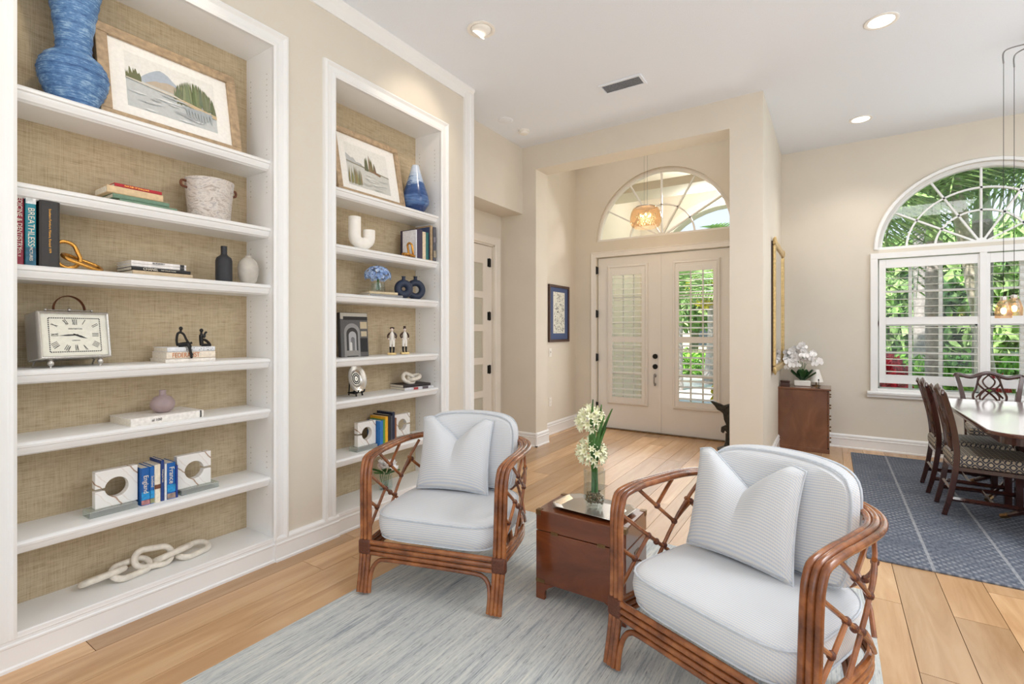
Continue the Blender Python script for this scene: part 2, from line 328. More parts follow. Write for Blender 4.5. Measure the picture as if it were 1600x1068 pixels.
# ------------------------------------------------------------------ mesh builder
class MB:
    def __init__(s): s.v = []; s.f = []; s.c = []
    def add(s, vs, fs, col=None):
        k = len(s.v); s.v += [Vector(x) for x in vs]; s.f += [tuple(i+k for i in f) for f in fs]
        s.c += [col or (1, 1, 1)]*len(fs); return s
    def box(s, x0, x1, y0, y1, z0, z1, col=None):
        vs = [(x, y, z) for x in (x0, x1) for y in (y0, y1) for z in (z0, z1)]
        return s.add(vs, [(0, 1, 3, 2), (4, 6, 7, 5), (0, 4, 5, 1), (2, 3, 7, 6), (0, 2, 6, 4), (1, 5, 7, 3)], col)
    def prism(s, poly, axis, a, b, col=None):
        def P(p, t):
            return {'x': (t, p[0], p[1]), 'y': (p[0], t, p[1]), 'z': (p[0], p[1], t)}[axis]
        n = len(poly); vs = [P(p, a) for p in poly]+[P(p, b) for p in poly]
        fs = [tuple(range(n))[::-1], tuple(range(n, 2*n))]+[(i, (i+1) % n, n+(i+1) % n, n+i) for i in range(n)]
        return s.add(vs, fs, col)
    def tube(s, pts, r, seg=8, closed=False, caps=True, flat=1.0, up=None):
        pts = [Vector(p) for p in pts]; n = len(pts)
        rs = r if isinstance(r, (list, tuple)) else [r]*n
        T = []
        for i in range(n):
            a = pts[(i-1) % n] if (closed or i > 0) else pts[i]; b = pts[(i+1) % n] if (closed or i < n-1) else pts[i]
            t = b-a; T.append(t.normalized() if t.length > 1e-9 else Vector((0, 0, 1)))
        N = Vector(up) if up else Vector((0, 0, 1))
        if abs(N.dot(T[0])) > .9: N = Vector((1, 0, 0))
        N = (N-T[0]*N.dot(T[0])).normalized(); k = len(s.v)
        for i in range(n):
            N = (N-T[i]*N.dot(T[i]))
            N = N.normalized() if N.length > 1e-6 else T[i].orthogonal().normalized()
            B = T[i].cross(N)
            for j in range(seg):
                a = 2*pi*j/seg; s.v.append(pts[i]+(N*cos(a)+B*sin(a)*flat)*rs[i])
        m = n if closed else n-1
        for i in range(m):
            for j in range(seg):
                a, b = k+i*seg+j, k+i*seg+(j+1) % seg; c, d = k+((i+1) % n)*seg+(j+1) % seg, k+((i+1) % n)*seg+j
                s.f.append((a, b, c, d)); s.c.append((1, 1, 1))
        if caps and not closed:
            s.f.append(tuple(k+j for j in range(seg))[::-1]); s.f.append(tuple(k+(n-1)*seg+j for j in range(seg))); s.c += [(1, 1, 1)]*2
        return s
    def lathe(s, prof, seg=24, c=(0, 0, 0), cap=True, sq=None):
        k = len(s.v); n = len(prof)
        for r, z in prof:
            for j in range(seg):
                a = 2*pi*j/seg; x, y = r*cos(a), r*sin(a)
                if sq: x, y = sq(x, y)
                s.v.append(Vector((c[0]+x, c[1]+y, c[2]+z)))
        for i in range(n-1):
            for j in range(seg):
                s.f.append((k+i*seg+j, k+i*seg+(j+1) % seg, k+(i+1)*seg+(j+1) % seg, k+(i+1)*seg+j)); s.c.append((1, 1, 1))
        if cap:
            s.f.append(tuple(k+j for j in range(seg))[::-1]); s.f.append(tuple(k+(n-1)*seg+j for j in range(seg))); s.c += [(1, 1, 1)]*2
        return s
    def ball(s, c, r, seg=12, rings=8, col=None):
        r = r if isinstance(r, (tuple, list)) else (r, r, r); k = len(s.v)
        for i in range(1, rings):
            p = pi*i/rings
            for j in range(seg):
                a = 2*pi*j/seg; s.v.append(Vector((c[0]+r[0]*sin(p)*cos(a), c[1]+r[1]*sin(p)*sin(a), c[2]-r[2]*cos(p))))
        s.v.append(Vector((c[0], c[1], c[2]-r[2]))); s.v.append(Vector((c[0], c[1], c[2]+r[2]))); b, t = len(s.v)-2, len(s.v)-1
        q = []
        for i in range(rings-2):
            for j in range(seg): q.append((k+i*seg+j, k+i*seg+(j+1) % seg, k+(i+1)*seg+(j+1) % seg, k+(i+1)*seg+j))
        for j in range(seg):
            q.append((b, k+(j+1) % seg, k+j)); q.append((t, k+(rings-2)*seg+j, k+(rings-2)*seg+(j+1) % seg))
        s.f += q; s.c += [col or (1, 1, 1)]*len(q); return s
    def grid(s, fn, nu, nv, closed_u=False):
        k = len(s.v)
        for i in range(nu+(0 if closed_u else 1)):
            for j in range(nv+1): s.v.append(Vector(fn(i/nu, j/nv)))
        m = nv+1; tot = nu if closed_u else nu+1
        for i in range(nu):
            for j in range(nv):
                a = k+i*m+j; b = k+((i+1) % tot)*m+j
                s.f.append((a, b, b+1, a+1)); s.c.append((1, 1, 1))
        return s
    def sweep(s, path, prof, to3, closed=False):
        """mitred moulding: path of 2-d points, profile of (outward, proud) points"""
        n = len(path); P = [Vector(p) for p in path]; rings = []
        for i in range(n):
            a = P[i-1] if (closed or i > 0) else None; b = P[(i+1) % n] if (closed or i < n-1) else None
            d1 = (P[i]-a).normalized() if a is not None else (b-P[i]).normalized()
            d2 = (b-P[i]).normalized() if b is not None else d1
            n1 = Vector((-d1.y, d1.x)); n2 = Vector((-d2.y, d2.x)); m = n1+n2
            m = m/m.length_squared*2 if m.length > 1e-6 else n1
            rings.append([to3(P[i].x+m.x*o, P[i].y+m.y*o, h) for o, h in prof])
        k = len(s.v); q = len(prof)
        for r in rings: s.v += [Vector(x) for x in r]
        for i in range(n if closed else n-1):
            for j in range(q):
                a, b = k+i*q+j, k+i*q+(j+1) % q; c, d = k+((i+1) % n)*q+(j+1) % q, k+((i+1) % n)*q+j
                s.f.append((a, b, c, d)); s.c.append((1, 1, 1))
        if not closed:
            s.f.append(tuple(k+j for j in range(q))[::-1]); s.f.append(tuple(k+(n-1)*q+j for j in range(q))); s.c += [(1, 1, 1)]*2
        return s
    def xf(s, m, start=0):
        for i in range(start, len(s.v)): s.v[i] = m @ s.v[i]
        return s
    def mesh(s, name, mat, smooth=True, colors=False):
        me = bpy.data.meshes.new(name); me.from_pydata([tuple(v) for v in s.v], [], s.f); me.update()
        import bmesh
        bm = bmesh.new(); bm.from_mesh(me); bmesh.ops.recalc_face_normals(bm, faces=bm.faces)
        bm.to_mesh(me); bm.free()
        if smooth:
            for p in me.polygons: p.use_smooth = True
            me.set_sharp_from_angle(angle=radians(38))
        if colors:
            ca = me.color_attributes.new('Col', 'FLOAT_COLOR', 'CORNER')
            for p in me.polygons:
                c = (*srgb(s.c[p.index]), 1)
                for li in p.loop_indices: ca.data[li].color = c
        me.materials.append(MATS[mat]); return me
    def build(s, name, mat, parent=None, smooth=True, bevel=0, seg=2, colors=False, subd=0, solid=0):
        o = bpy.data.objects.new(name, s.mesh(name, mat, smooth, colors)); COL.objects.link(o)
        if parent: o.parent = parent
        if solid:
            md = o.modifiers.new('solid', 'SOLIDIFY'); md.thickness = solid; md.offset = 0
        if bevel:
            md = o.modifiers.new('bevel', 'BEVEL'); md.width = bevel; md.segments = seg; md.limit_method = 'ANGLE'; md.angle_limit = radians(40)
        if subd:
            md = o.modifiers.new('sub', 'SUBSURF'); md.levels = subd; md.render_levels = subd
        return o
def tag(o, label=None, cat=None, group=None, kind=None):
    if label: o['label'] = label
    if cat: o['category'] = cat
    if group: o['group'] = group
    if kind: o['kind'] = kind
    return o
def thing(name, label, cat, loc=(0, 0, 0), rz=0, group=None):
    o = bpy.data.objects.new(name, None); COL.objects.link(o); o.location = loc; o.rotation_euler = (0, 0, rz)
    o.empty_display_size = .1
    return tag(o, label, cat, group)
KIDS = {}
def copy_tree(o, parent=None):
    c = o.copy(); COL.objects.link(c); c.parent = parent
    for ch in [x for x in bpy.data.objects if x.parent == o]: copy_tree(ch, c)
    return c
def link(name, me, parent, loc=(0, 0, 0), rot=(0, 0, 0), sc=(1, 1, 1), label=None):
    o = bpy.data.objects.new(name, me); COL.objects.link(o); o.parent = parent; o.location = loc; o.rotation_euler = rot; o.scale = sc
    if label: o['label'] = label
    return o
def structure(name, parent=None):
    o = bpy.data.objects.new(name, None); COL.objects.link(o); o['kind'] = 'structure'; return o
def text(s, size, mat, parent, loc, rot, sx=1, name='lettering', align='CENTER', italic=0):
    d = bpy.data.curves.new(name, 'FONT'); d.body = s; d.size = size; d.extrude = .0004; d.align_x = align; d.align_y = 'CENTER'; d.shear = italic
    d.materials.append(MATS[mat]); o = bpy.data.objects.new(name, d); COL.objects.link(o); o.parent = parent
    dg = bpy.context.evaluated_depsgraph_get(); me = bpy.data.meshes.new_from_object(o.evaluated_get(dg)); bpy.data.objects.remove(o)
    o = bpy.data.objects.new(name, me); COL.objects.link(o); o.parent = parent
    o.location = loc; o.rotation_euler = rot; o.scale = (sx, 1, 1); return o
def bez(p0, p1, p2, n=8):
    p0, p1, p2 = Vector(p0), Vector(p1), Vector(p2)
    return [p0*(1-t)**2+p1*2*t*(1-t)+p2*t*t for t in [i/n for i in range(n+1)]]
def catmull(P, n=6, closed=False):
    P = [Vector(p) for p in P]; out = []; N = len(P)
    for i in range(N if closed else N-1):
        g = (lambda k: P[k % N]) if closed else (lambda k: P[max(0, min(N-1, k))])
        a, b, c, d = g(i-1), g(i), g(i+1), g(i+2)
        for j in range(n):
            t = j/n; out.append(.5*((2*b)+(c-a)*t+(2*a-5*b+4*c-d)*t*t+(3*b-a-3*c+d)*t**3))
    if not closed: out.append(P[-1])
    return out

# ================================================================== ROOM
H = 3.65; LX = -2.84
# floor with single planks
fl = structure('floor')
MB().box(-3.9, 5.6, -4.1, 7.2, -.15, -.021).build('subfloor', 'oak_plank', fl, False)
me_pl = {}
def plank(L):
    k = round(L, 2)
    if k not in me_pl:
        me_pl[k] = MB().box(-.0985, .0985, 0, k-.003, -.02, 0).mesh('plank', 'oak_plank', False)
    return me_pl[k]
rnd = random.Random(3)
row = 0; x = -3.5
while x < 5.4:
    y = -4.0 - rnd.choice([0, .4, .8, 1.2, 1.6])
    while y < 7.1:
        L = rnd.choice([1.8, 2.2, 2.2, 1.4])
        y1 = min(y+L, 7.12)
        keep = True
        if y1-y < .1: break
        o = link('floor_plank', plank(y1-y), fl, (x+.1, y, 0))
        md = None
        y = y1
    row += 1; x += .2
# the ceiling
ce = structure('ceiling')
MB().box(-4.2, 5.7, -4.2, 5.40, H, H+.12).box(-4.2, -3.3, 5.40, 7.3, H, H+.12).box(-.65, 5.7, 5.40, 7.3, H, H+.12).build('ceiling_slab', 'ceiling_paint', ce, False)
HF = 4.12
MB().box(-3.4, -.6, 5.3, 6.8, HF, HF+.08).build('foyer_ceiling', 'ceiling_paint', ce, False)
# roof eaves outside shade the facade
# left wall with two bookcase openings
C1 = (.576, 1.69); C2 = (2.134, 3.205); CT = 3.125; CB = .15
wl = structure('wall_left')
b = MB()
b.box(LX-.5, LX, -4.1, C1[0]-.021, 0, H).box(LX-.5, LX, C1[1]+.021, C2[0]-.021, 0, H).box(LX-.68, LX, C2[1]+.021, 3.63, 0, H)
for c in (C1, C2): b.box(LX-.5, LX, c[0]-.021, c[1]+.021, CT+.021, H).box(LX-.5, LX-.005, c[0]-.021, c[1]+.021, 0, CB-.031)
b.build('wall_panel', 'wall_paint', wl, False)
# recess behind the bookcase wall, its bulkhead, the pilaster and the foyer opening
b = MB(); b.box(-3.9, -3.19, 3.63, 5.12, 2.84, H); b.build('bulkhead', 'wall_paint', wl, False)
b = MB(); b.box(-3.65, -3.51, 3.55, 4.03, 0, 2.84).box(-3.65, -3.51, 4.97, 5.12, 0, 2.84).box(-3.65, -3.51, 4.03, 4.97, 2.46, 2.84)
b.box(-3.8, -3.7, 3.6, 5.2, 0, 2.9)
b.build('recess_panel', 'wall_paint', wl, False)
wp = structure('wall_foyer_opening')
b = MB(); b.box(-3.65, -3.0, 5.12, 5.40, 0, H).box(-3.0, -.83, 5.12, 5.40, 3.36, H).box(-.83, -.54, 5.12, 5.40, 0, H).box(-3.35, -.6, 5.25, 5.40, H, HF)
b.build('opening_panel', 'wall_paint', wp, False)
wd = structure('wall_divider')
MB().box(-.70, -.54, 5.40, 7.2, 0, H).box(-.70, -.6, 5.40, 6.8, H, HF).build('wall_panel', 'wall_paint', wd, False)
wf = structure('wall_foyer_left')
MB().box(-3.35, -3.2, 5.40, 6.7, 0, HF).build('wall_panel', 'wall_paint', wf, False)
# front door wall
DX0, DX1, DZ = -2.868, -1.026, 2.462; DM = -1.947
wfr = structure('wall_front')
b = MB(); Y0, Y1 = 6.63, 6.78; AZ, AR = 2.69, .925
b.box(-3.35, DX0, Y0, Y1, 0, AZ).box(DX1, -.6, Y0, Y1, 0, AZ).box(DX0, DX1, Y0, Y1, DZ, AZ)
def arch(cx, cz, rx, rz, n=32): return [(cx-rx*cos(pi*i/n), cz+rz*sin(pi*i/n)) for i in range(n+1)]
def arch_wall(b, x0, x1, z0, z1, cx, rx, rz, ya, yb):
    b.prism([(x0, z0)]+arch(cx, z0, rx, rz)+[(x1, z0), (x1, z1), (x0, z1)], 'y', ya, yb)
arch_wall(b, -3.35, -.6, AZ, HF, DM, AR, AR, Y0, Y1)
b.build('wall_panel', 'wall_paint', wfr, False)
# dining wall
WX0, WX1, WC = .43, 2.258, 1.344; WZ0, WZ1 = .70, 2.28; BZ, BRX, BRZ = 2.345, .90, .86
wdn = structure('wall_dining'); Y2, Y3 = 7.12, 7.27
b = MB(); b.box(-.54, WX0, Y2, Y3, 0, BZ).box(WX1, 5.6, Y2, Y3, 0, BZ).box(WX0, WX1, Y2, Y3, 0, WZ0).box(WX0, WX1, Y2, Y3, WZ1, BZ)
arch_wall(b, -.54, 5.6, BZ, H, WC, BRX, BRZ, Y2, Y3)
b.build('wall_panel', 'wall_paint', wdn, False)
# unseen walls behind and to the right of the camera, with the openings that let the day in
wr = structure('wall_right')
MB().box(5.5, 5.65, -4.1, 7.2, 0, .1).box(5.5, 5.65, -4.1, 7.2, 3.2, H).box(5.5, 5.65, 4.6, 7.2, 0, H).box(5.5, 5.65, -4.1, -2.1, 0, H).build('wall_panel', 'wall_paint', wr, False)
wbk = structure('wall_back')
MB().box(-3.4, 5.6, -4.2, -4.05, 3.2, H).box(-3.4, -2.3, -4.2, -4.05, 0, H).box(3.5, 5.6, -4.2, -4.05, 0, H).build('wall_panel', 'wall_paint', wbk, False)

# ---- baseboards
BP = [(0, 0), (.022, 0), (.022, .014), (.015, .02), (.015, .105), (.02, .11), (.02, .118), (.013, .122), (.013, .135), (.018, .14), (.016, .152), (.006, .165), (0, .165)]
def base_y(b, X, y0, y1, sgn=1, k=0, h=1):   # along Y on a wall plane X, proud in +X*sgn
    b.prism([(X+sgn*(p+k*(p > 0)), z*h) for p, z in BP], 'y', y0, y1)
def base_x(b, Y, x0, x1, sgn=-1, h=1):
    b.prism([(Y+sgn*p, z*h) for p, z in BP], 'x', x0, x1)
bl = structure('baseboard_left'); b = MB()
base_y(b, LX, -4, C1[0]-.09, 1, .008, .91); base_y(b, LX, C1[0]-.09, C1[1]+.008, 1, -.005, .91)
base_y(b, LX, C1[1]+.008, C2[0]+.02, 1, .008, .91); base_y(b, LX, C2[0]+.02, C2[1]+.02, 1, -.005, .91); base_y(b, LX, C2[1]+.02, 3.63, 1, .008, .91)
b.build('baseboard', 'white_paint', bl, False)
bf = structure('baseboard_foyer'); b = MB()
base_x(b, 5.12, -3.5, -3.0+.022); base_y(b, -3.0, 5.098, 5.42); base_y(b, -3.2, 5.40, 6.63); base_x(b, 6.63, -3.2, -2.95)
base_x(b, 5.12, -.852, -.518); base_y(b, -.54, 5.098, 7.12); base_y(b, -.83, 5.098, 5.42, -1)
b.build('baseboard', 'white_paint', bf, False)
bd = structure('baseboard_dining'); b = MB(); base_x(b, 7.12, -.54, 5.5); b.build('baseboard', 'white_paint', bd, False)
# ---- white trim that frames the bookcase wall
t1 = structure('trim_1')
b = MB()
b.prism([(LX, H-.105), (LX+.012, H-.105), (LX+.016, H-.085), (LX+.028, H-.045), (LX+.045, H-.02), (LX+.048, H), (LX, H)], 'y', -4, 3.64)
b.build('crown_moulding', 'white_paint', t1, False)
b = MB(); b.prism([(LX+.0005, 3.525), (LX+.026, 3.525), (LX+.026, 3.537), (LX+.018, 3.54), (LX+.018, 3.60), (LX+.03, 3.607), (LX+.03, 3.648), (LX-.3, 3.648), (LX-.3, 3.631), (LX+.0005, 3.631)], 'z', .166, H-.02)
b.build('corner_trim', 'white_paint', t1, False)

# ================================================================== BOOKCASES
SZ1 = [2.44, 2.03, 1.683, 1.235, .93, .515]; SZ2 = [2.40, 2.005, 1.665, 1.208, .912, .507]
BX = -3.13
def bookcase(c, zs, label):
    t = thing('built_in_bookcase', label, 'bookcase', (LX, (c[0]+c[1])/2, CB), 0)
    L = Matrix.Translation((-LX, -(c[0]+c[1])/2, -CB))
    def mk(b, n, m, **k): b.xf(L); return b.build(n, m, t, **k)
    mk(MB().box(BX-.01, BX, c[0]-.02, c[1]+.02, CB-.03, CT+.03), 'back_panel', 'grasscloth', smooth=False)
    for y0, y1 in ((c[0]-.02, c[0]), (c[1], c[1]+.02)):
        b = MB().box(BX, LX+.002, y0, y1, CB-.02, CT+.02)
        o = mk(b, 'side_panel', 'white_paint', smooth=False)
    # shelf pin holes on the far side
    hb = MB()
    for xx in (LX-.06, LX-.24):
        for i in range(84):
            z = CB+.25+i*.033
            if any(abs(z-s+.03) < .06 for s in zs): continue
            if i % 14 > 8: continue
            hb.box(xx-.0035, xx+.0035, c[1]-.0007, c[1]+.001, z-.0035, z+.0035)
    tag(mk(hb, 'pin_hole', 'greige_ceramic', smooth=False), 'rows of small shelf pin holes', kind='stuff')
    mk(MB().box(BX, LX+.002, c[0], c[1], CT, CT+.02), 'top_panel', 'white_paint', smooth=False)
    mk(MB().box(BX, LX+.012, c[0]-.002, c[1]+.002, CB-.025, CB), 'bottom_shelf', 'white_paint', smooth=False, bevel=.004)
    for z in zs:
        # ogee nosed shelf
        pr = [(BX, z), (LX-.035, z), (LX-.022, z-.003), (LX-.014, z-.012), (LX-.016, z-.022), (LX-.026, z-.026), (LX-.026, z-.032), (LX-.034, z-.044), (LX-.038, z-.054), (LX-.05, z-.058), (LX-.055, z-.062), (BX, z-.062)]
        mk(MB().prism(pr, 'y', c[0]+.001, c[1]-.001), 'shelf', 'white_paint', smooth=True)
    # fluted casing round the opening
    prof = [(0, 0), (0, .016), (.012, .022), (.02, .018), (.024, .018), (.03, .014), (.062, .014), (.068, .02), (.078, .03), (.09, .026), (.094, .018), (.096, 0)]
    path = [(c[0], CB-.02), (c[0], CT), (c[1], CT), (c[1], CB-.02)]
    b = MB().sweep(path, prof, lambda a, bb, h: (LX+h, a, bb))
    mk(b, 'casing', 'white_paint', smooth=False)
    return t
bookcase(C1, SZ1, 'left built-in white bookcase with burlap back, holding the silver clock and chain')
bookcase(C2, SZ2, 'right built-in white bookcase with burlap back, holding blue hydrangea and soldier figurines')
RZ = pi/2   # things on the shelves face +X

# ---------------- small builders
plain('cover_196_116_52', (196, 116, 52), .5)
def book(name, label, loc, rz, wd, dp, th, col, flat=True, group=None, title=None, tcol='ink', tsize=None, tsx=1, rough=.5, lean=0, band=None):
    """flat: spine along local x (wd) at -y side, depth dp, thickness th in z. standing: th along x, height wd in z, spine at -y"""
    mname = 'cover_%d_%d_%d' % col
    if mname not in MATS: plain(mname, col, rough, nz=.05, nscale=60)
    t = thing(name, label, 'book', loc, rz, group)
    if lean: t.rotation_euler = (0, lean, rz)
    c = .0022
    def M(b):
        if not flat:  # stand up: x->z, z->x
            b.xf(Matrix(((0, 0, 1, 0), (0, 1, 0, 0), (1, 0, 0, 0), (0, 0, 0, 1))))
        return b
    b = MB().box(-wd/2, wd/2, 0, dp, 0, c).box(-wd/2, wd/2, 0, dp, th-c, th)
    b.prism([(0, 0), (-.003, th*.12), (-.0045, th*.5), (-.003, th*.88), (0, th), (.003, th), (.003, 0)], 'x', -wd/2, wd/2)
    if not flat: b.xf(Matrix.Translation((wd/2, 0, -th/2)))
    M(b).build('cover', mname, t, False)
    b = MB().box(-wd/2+.003, wd/2-.003, .002, dp-.003, c, th-c)
    if not flat: b.xf(Matrix.Translation((wd/2, 0, -th/2)))
    M(b).build('pages', 'paper', t, False)
    if band:
        for (a0, a1, bc) in band:
            bn = 'cover_%d_%d_%d' % bc
            if bn not in MATS: plain(bn, bc, rough, nz=.15, nscale=60)
            bb = MB().box(-wd/2+a0*wd, -wd/2+a1*wd, -.0056, .0, .001, th-.001)
            if not flat: bb.xf(Matrix.Translation((wd/2, 0, -th/2)))
            M(bb).build('spine_band', bn, t, False)
    if title:
        for (s, a, sz, m) in title:
            if flat: text(s, sz, m, t, (-wd/2+a*wd, -.0062, th/2), (pi/2, 0, 0), tsx)
            else: text(s, sz, m, t, (0, -.0062, a*wd), (pi/2, pi/2, 0), tsx)
    return t
def picture(name, label, cat, loc, rot, wd, ht, fw, fmat, layers, matmat='mat_board', pic=(.2, .8, .2, .75), fd=.03, group=None):
    t = thing(name, label, cat, loc); t.rotation_euler = rot
    for nm, (x0, x1, z0, z1) in (('frame_rail', (-wd/2, wd/2, 0, fw)), ('frame_rail', (-wd/2, wd/2, ht-fw, ht)), ('frame_rail', (-wd/2, -wd/2+fw, fw, ht-fw)), ('frame_rail', (wd/2-fw, wd/2, fw, ht-fw))):
        MB().box(x0, x1, -fd, 0, z0, z1).build(nm, fmat, t, False, .004)
    MB().box(-wd/2+fw, wd/2-fw, -fd*.45, -fd*.2, fw, ht-fw).build('mat_board', matmat, t, False)
    w2, h2 = wd-2*fw, ht-2*fw
    b = MB(); x0, x1, z0, z1 = [-w2/2+pic[0]*w2, -w2/2+pic[1]*w2, fw+pic[2]*h2, fw+pic[3]*h2]
    for i, (col, pts) in enumerate(layers):
        y = -fd*.45-.0004-.00006*i
        b.add([(x0+p[0]*(x1-x0), y, z0+p[1]*(z1-z0)) for p in pts], [tuple(range(len(pts)))], col)
    b.build('painting', 'print', t, False, colors=True)
    return t
def jag(x0, x1, base, tops, n, r, amp):
    p = [(x0, base)]
    for i in range(n+1):
        x = x0+(x1-x0)*i/n; h = tops(i/n)
        p.append((x, min(.999, h+r.uniform(-amp, amp)))); 
    return p+[(x1, base)]
def landscape(seed, kind):
    r = random.Random(seed); L = [((234, 233, 228), [(0, 0), (1, 0), (1, 1), (0, 1)])]
    if kind == 0:
        L.append(((176, 186, 198), jag(.1, .72, .5, lambda t: .55+.3*sin(pi*min(1, t*1.15))**1.3, 14, r, .015)))
        L.append(((190, 176, 158), jag(.2, .66, .48, lambda t: .52+.14*sin(pi*t), 12, r, .02)))
        L.append(((196, 200, 200), [(0, .0), (1, 0), (1, .42), (.5, .5), (0, .55)]))
        L.append(((112, 116, 84), jag(0, .16, .5, lambda t: .66, 16, r, .09)))
        for k in range(80):
            x = r.uniform(.5, .98); h = .3+.42*(1-((x-.74)/.3)**2)
            L.append(((lambda q: (q-r.randint(2, 14), q, q-r.randint(22, 40)))(r.randint(112, 150)), [(x-.025, .33+r.uniform(0, .15)), (x+.025, .33+r.uniform(0, .15)), (x+.012, h*.8+.1), (x+r.uniform(-.01, .01), min(.95, h+.15)), (x-.014, h*.8+.1)]))
        L.append(((206, 184, 148), [(.5, .4), (1, .26), (1, .33), (.6, .44)]))
        L.append(((214, 208, 196), [(0, .52), (.5, .47), (.62, .42), (.4, .44), (0, .5)]))
        for k in range(16):
            x = r.uniform(0, .7); y = r.uniform(.02, .4); wd = r.uniform(.12, .35); g = r.randint(170, 224)
            L.append(((g, g+3, g+4), [(x, y), (x+wd*.5, y-.02), (min(1, x+wd), y), (x+wd*.5, y+.02)]))
        for k in range(9):
            x = .62+k*.035; L.append(((168, 176, 180), [(x, .32), (x+.04, .31), (x+.03, r.uniform(.05, .2)), (x+.015, r.uniform(.1, .2))]))
    else:
        L.append(((206, 206, 200), [(0, 0), (1, 0), (1, .45), (0, .55)]))
        L.append(((186, 188, 188), jag(0, .45, .52, lambda t: .75-.25*t, 8, r, .03)))
        L.append(((150, 144, 124), [(0, .55), (1, .42), (1, .45), (0, .58)]))
        for k in range(16):
            x = r.uniform(.4, .68); h = .65+.25*(1-abs(x-.53)/.15)
            L.append(((r.randint(104, 140), r.randint(104, 124), r.randint(76, 94)), [(x-.03, .46), (x+.03, .45), (x+.015, h*.85), (x, h), (x-.015, h*.85)]))
        L.append(((140, 110, 84), [(.55, .47), (.78, .4), (.8, .44), (.66, .5)]))
        for k in range(50):
            x = r.uniform(0, .3); L.append(((r.randint(130, 176), r.randint(130, 150), r.randint(90, 120)), [(x, r.uniform(0, .15)), (x+.012, .05), (x+.02, r.uniform(.3, .52))]))
        for k in range(14):
            x = r.uniform(.3, .75); y = r.uniform(.03, .38); g = r.randint(186, 226)
            L.append(((g, g, g-6), [(x, y), (x+.12, y-.02), (min(1, x+.25), y), (x+.12, y+.02)]))
    return L
def mk_petals(n, L, W, cup, mat, name='petal', zc=0, center=0):
    """one blossom: n petals around local z"""
    b = MB()
    for k in range(n):
        a = 2*pi*k/n; q = len(b.v)
        def fn(u, v):
            s = sin(pi*min(1, v*.9+.08))**.8*W*(u-.5)
            r = L*v*cos(cup*v); z = L*v*sin(cup)+.12*L*(abs(u-.5)*2)**2
            return (r, s, z)
        b.grid(fn, 2, 3)
        b.xf(Matrix.Rotation(a, 4, 'Z'), q)
    if center: b.ball((0, 0, L*.1), L*.12, 6, 4)
    return b.mesh(name, mat)

# ================================================================== THINGS ON THE SHELVES
A1, B1, CC1, D1, E1, F1 = SZ1; G1 = CB
A2, B2, CC2, D2, E2, F2 = SZ2
# left case, top shelf
t = thing('ceramic_vase', 'tall blue ribbed ceramic vase with round belly beside the landscape painting', 'vase', (-2.985, .80, A1), RZ)
pr = [(.0, 0), (.075, 0), (.082, .02), (.108, .07), (.126, .12), (.13, .16), (.122, .2), (.1, .235), (.078, .25), (.066, .262), (.066, .29), (.07, .35), (.078, .42), (.088, .48), (.098, .54), (.108, .585), (.112, .6), (.1, .6), (.085, .54), (.0, .5)]
pr2 = []
for i in range(len(pr)-1):
    for k in range(4):
        tt = k/4; r = pr[i][0]*(1-tt)+pr[i+1][0]*tt; z = pr[i][1]*(1-tt)+pr[i+1][1]*tt
        pr2.append((r+(.0022*sin(z*2*pi/.022) if r > .02 else 0), z))
MB().lathe(pr2, 40).build('vessel', 'denim_ceramic', t)
picture('landscape_painting', 'framed watercolour of lake, mountain and dark fir trees behind blue vase', 'painting', (-2.985, 1.235, A1+.001), (-.2, 0, RZ), .68, .51, .05, 'frame_wood', landscape(4, 0), pic=(.12, .87, .14, .88))
# left case, second shelf: book stack and bucket
y = 1.02
for nm, lab, X, yc, z, wd, dp, th, col, ti in [
    ('g', 'worn green cloth book, bottom of the stack left of stone bucket', -2.905, 1.075, 0, .25, .17, .016, (112, 140, 118), None),
    ('g', 'green cloth book second from bottom of stack left of stone bucket', -2.91, 1.045, .0165, .24, .17, .022, (104, 134, 112), None),
    ('c', 'thick tan book lying under the small red book', -2.912, 1.02, .039, .235, .165, .035, (214, 186, 146), None),
    ('r', 'small red book on top of the stack left of stone bucket', -2.92, 1.035, .0745, .2, .13, .018, (176, 30, 44), [('THE RISE OF ENGLAND', .45, .010, 'gold')])]:
    book('book', lab, (X, yc, B1+z), RZ, wd, dp, th, col, True, 'old cloth books on the second shelf', ti)
t = thing('ice_bucket', 'round swirled grey-brown stone bucket with small brown handles', 'bucket', (-2.985, 1.40, B1), RZ)
MB().lathe([(.0, 0), (.1, 0), (.105, .01), (.112, .1), (.122, .2), (.125, .222), (.118, .222), (.1, .02), (0, .02)], 36).build('bowl', 'swirl_stone', t)
for s in (-1, 1):
    MB().tube(catmull([(s*.118, 0, .165), (s*.142, 0, .17), (s*.148, 0, .185), (s*.142, 0, .2), (s*.122, 0, .2)], 4), .007, 8).build('handle', 'leather', t)
# left case, third shelf
g3 = 'upright books at the left end of the third shelf'
book('book', 'maroon upright book at the far left of third shelf', (-2.9, .597, CC1), RZ, .325, .2, .03, (146, 44, 62), False, g3, [('OF MEDICINE & DENTISTRY', .62, .022, 'paper'), ('VOL. II', .16, .012, 'paper')])
book('book', 'teal and white upright book between maroon and black ones', (-2.895, .632, CC1), RZ, .295, .2, .034, (40, 140, 156), False, g3, [('BREATHLESS', .56, .03, 'paper'), ('PICTURES', .17, .014, 'paper')], band=[(.9, 1, (226, 228, 226)), (.0, .26, (34, 92, 116))])
book('book', 'thick black upright volume with gold lettering beside gold knot', (-2.89, .692, CC1), RZ, .315, .21, .068, (46, 42, 40), False, g3, [('Southern Furniture Makers, Revised 1979', .5, .0115, 'gold')])
t = thing('knot_sculpture', 'gold linked ring sculpture beside thick black book', 'sculpture', (-2.93, .76, CC1), RZ)
